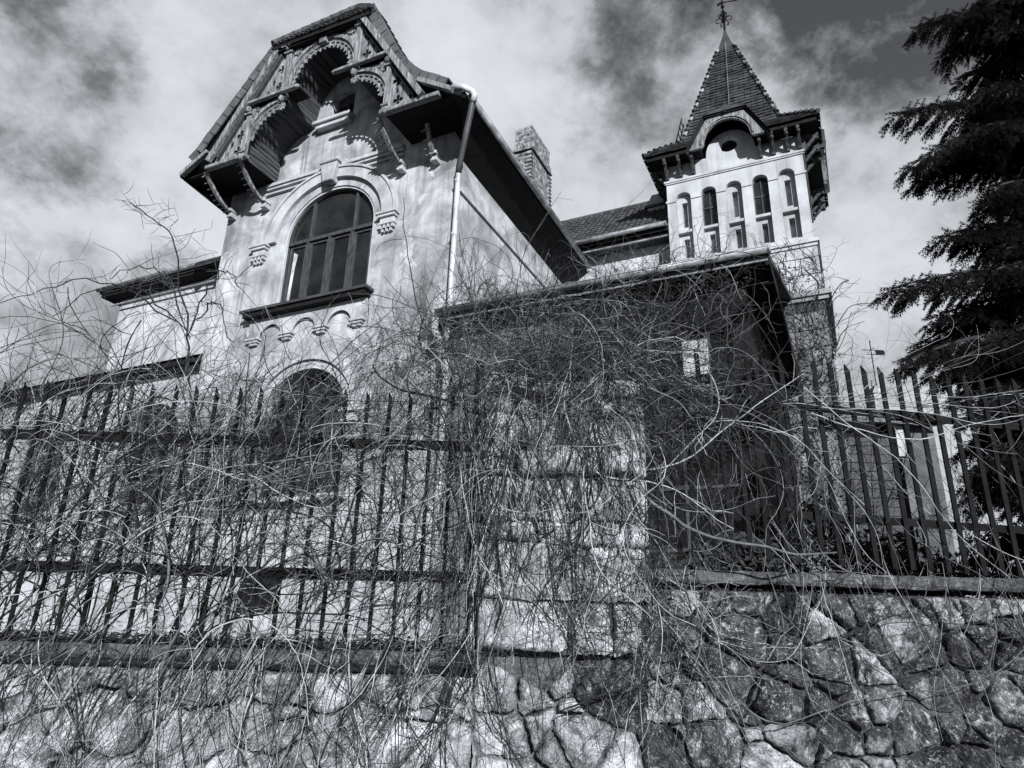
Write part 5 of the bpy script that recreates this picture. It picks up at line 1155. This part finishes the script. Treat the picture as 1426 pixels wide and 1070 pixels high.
def bough(tip, z0, hang=0.5, dens=1.0):
    tip = np.array(tip); root = np.array([TX, TY, z0]); L = np.linalg.norm(tip-root); n = max(8, int(L/.10))
    mid = (root+tip)/2 + np.array([0, 0, .14*L]); pts = []
    for i in range(n+1):
        t = i/n; pts.append((1-t)**2*root + 2*t*(1-t)*mid + t*t*tip)
    pts = np.array(pts); limbs.tube([Vector(p)-Vector((TX, TY, 1.9)) for p in pts], [0.045*(1-.85*i/n) for i in range(n+1)], 5)
    ax = (tip-root)/L; side = np.cross(ax, [0, 0, 1]); side /= np.linalg.norm(side)
    for i in range(2, n+1):
        t = i/n; w = L*.30*(1-t)**.7*(1 if t > .15 else .6) + .10
        for s in (-1, 1):
            for _ in range(2 if rng.random() < dens else 1):
                bl = w*U(.55, 1.15); d = ax*.75 + side*s*U(.5, 1) + np.array([0, 0, -hang*U(.3, 1.1)]); d /= np.linalg.norm(d); m = max(2, int(bl/.064)); q = pts[i].copy()
                for j in range(m):
                    q = q + d*.064; d = d + np.array([0, 0, -.06*hang]); d /= np.linalg.norm(d)
                    for ss in (-1, 1):
                        e = d*.9 + np.cross(d, [0, 0, 1])*ss*.9 + rng.normal(size=3)*.15 + np.array([0, 0, -.25*hang])
                        sprig(q, e, U(.08, .15), U(.016, .027))
                sprig(q, d, .12, .022)
        sprig(pts[i], ax+rng.normal(size=3)*.25, .14, .024); sprig(pts[i], side*rng.choice([-1, 1])+ax*.6+[0, 0, .15], .14, .022)
    sprig(tip, ax, .14, .02)
for (x, y, Y, dz) in ((1262, 38, 7.6, .9), (1300, 70, 8.2, .6), (1235, 158, 7.4, .7), (1250, 232, 7.3, 1.5), (1300, 235, 7.8, 1.2), (1262, 250, 7.8, 1.3), (1345, 300, 8.3, .6), (1330, 330, 7.6, .4), (1225, 402, 7.2, .6), (1295, 330, 7.4, .6),
                     (1250, 500, 7.2, .7), (1290, 440, 7.4, .6), (1262, 480, 7.8, .9), (1330, 545, 7.4, .9), (1348, 605, 7.6, .4), (1340, 665, 7.7, 1.2), (1380, 620, 7.2, .5), (1400, 700, 7.6, .5), (1345, 570, 7.0, .8), (1352, 640, 7.1, .7), (1390, 560, 6.9, .8), (1410, 640, 6.9, .6), (1420, 560, 7.0, .6), (1375, 680, 7.3, .6), (1300, 520, 7.6, .8), (1350, 500, 7.2, .8), (1335, 575, 7.5, .7), (1360, 600, 7.3, .7), (1400, 590, 7.4, .7), (1365, 650, 7.5, .6), (1425, 610, 7.5, .6), (1330, 620, 7.8, .7), (1310, 505, 7.0, .8), (1320, 20, 7.4, .6), (1360, 120, 7.0, .6), (1340, 180, 6.9, .9), (1370, 260, 7.0, .7), (1360, 380, 6.9, .7), (1380, 470, 6.8, .7)):
    p = at(x+18, y, Y*0.77); bough(p, p.z+dz*.77, 1.0)
for k in range(170):
    z = 2.5 + 7.6*U(0, 1)**1.2; a = U(0, 2*math.pi); rr = (1.0-(z-1.5)/9.4)*2.35*U(.65, 1.0) + .2
    x_, y_ = TX+rr*math.cos(a), TY+rr*math.sin(a)
    # keep the photographed outline free on the left side
    q = Vector((x_, y_, z)) - CAM; qx = 713 + FPX*q.dot(rt)/q.dot(fw); qy = 535-FPX*q.dot(up)/q.dot(fw)
    lim = 1310 if qy < 300 else (1400 if qy < 360 else (1335 if qy < 580 else 1365))
    if qx < lim and y_ > 0: continue
    bough((x_, y_, z), z+U(.3, .8), .7, .8)
limbs.build('limbs', 'bark', spr)
NVa = np.array(NV)-np.array([TX, TY, 1.9]); me = bpy.data.meshes.new('needles'); me.from_pydata(NVa.tolist(), [], NF); me.materials.append(MATS['needles']); me.update()
no = bpy.data.objects.new('needles', me); C.objects.link(no); no.parent = spr; no['kind'] = 'stuff'

# ------------------------------------------------------------------ things behind the right railing
ob = thing('outbuilding', 'small outbuilding with shingled gable and grey wall behind the right railing', 'outbuilding', (8.2, 14.6, 0))
def place(o, par): o.location = -Vector(par.location); return o
place(MB().box((8.05, 14.3, 1.5), (8.80, 17.3, 6.15)).build('wall', 'grey_render', ob), ob)
place(MB().box((6.9, 14.35, 1.5), (7.95, 17.3, 6.0)).build('wall', 'dark_wood', ob), ob)
place(MB().box((7.96, 14.22, 5.45), (8.12, 14.299, 6.10)).build('corner_board', 'plaster_white', ob), ob)
for k in range(22): place(MB().box((6.9, 14.30-0.0, 1.9+k*0.18), (7.95, 14.345, 1.9+k*0.18+0.165)).build('weatherboard', 'frame_wood', ob), ob)
place(MB().add([(6.6, 14.0, 6.1), (8.95, 14.0, 6.1), (8.95, 16.0, 6.5), (6.6, 16.0, 6.5), (6.6, 14.0, 6.2), (8.95, 14.0, 6.2), (8.95, 16.0, 6.6), (6.6, 16.0, 6.6)], [(0, 3, 2, 1), (4, 5, 6, 7), (0, 1, 5, 4), (1, 2, 6, 5), (2, 3, 7, 6), (3, 0, 4, 7)]).build('roof', 'slate_metal', ob), ob)
c = MB().box((7.83, 14.6, 6.2), (8.08, 14.95, 6.95)).plate([(7.80, 6.95), (8.11, 6.95), (8.03, 7.12), (7.88, 7.12)], [], 14.57, 14.98)
place(c.build('chimney', 'plaster', ob), ob)
wv = MB().tube([(0, 0, 0), (0, 0, 1.15)], 0.012, 5).tube([(-0.2, 0, .92), (.28, 0, .92)], 0.010, 4).tube([(-0.12, 0, .82), (.1, 0, .82)], 0.008, 4).obox((.2, 0, .86), (.1, 0, 0), (0, .006, 0), (0, 0, .05)).tube([(0, -.15, .92), (0, .15, .92)], .008, 4)
wv.tube([(0.02, 0, 0.1), (-.1, 0, .05), (-.1, 0, .2)], .012, 4)
o = wv.build('weather_vane', 'iron'); o.location = (8.0, 14.75, 7.1); tag(o, 'thin iron weather vane standing above the outbuilding chimney', 'weather vane')
hp_ = []
def hedge_pos():
    x = U(1.7, 6.5); return (x, U(7.6, 8.6), 1.9 + U(0, 1)**.8*(0.95+0.25*math.sin(x*2.3)+0.15*math.sin(x*6.1)))
hd = leaves('hedge', 'low dark evergreen hedge growing behind the right railing', 9000, hedge_pos, (.03, .07), mats=('bark',), cat='hedge')
# wires
o = MB().tube([at(912, 246, 16), at(895, 266, 15.6), at(872, 288, 15)], .009, 4).build('overhead_wire', 'zinc'); tag(o, 'thin pale wire running down from the turret eave', 'wire')
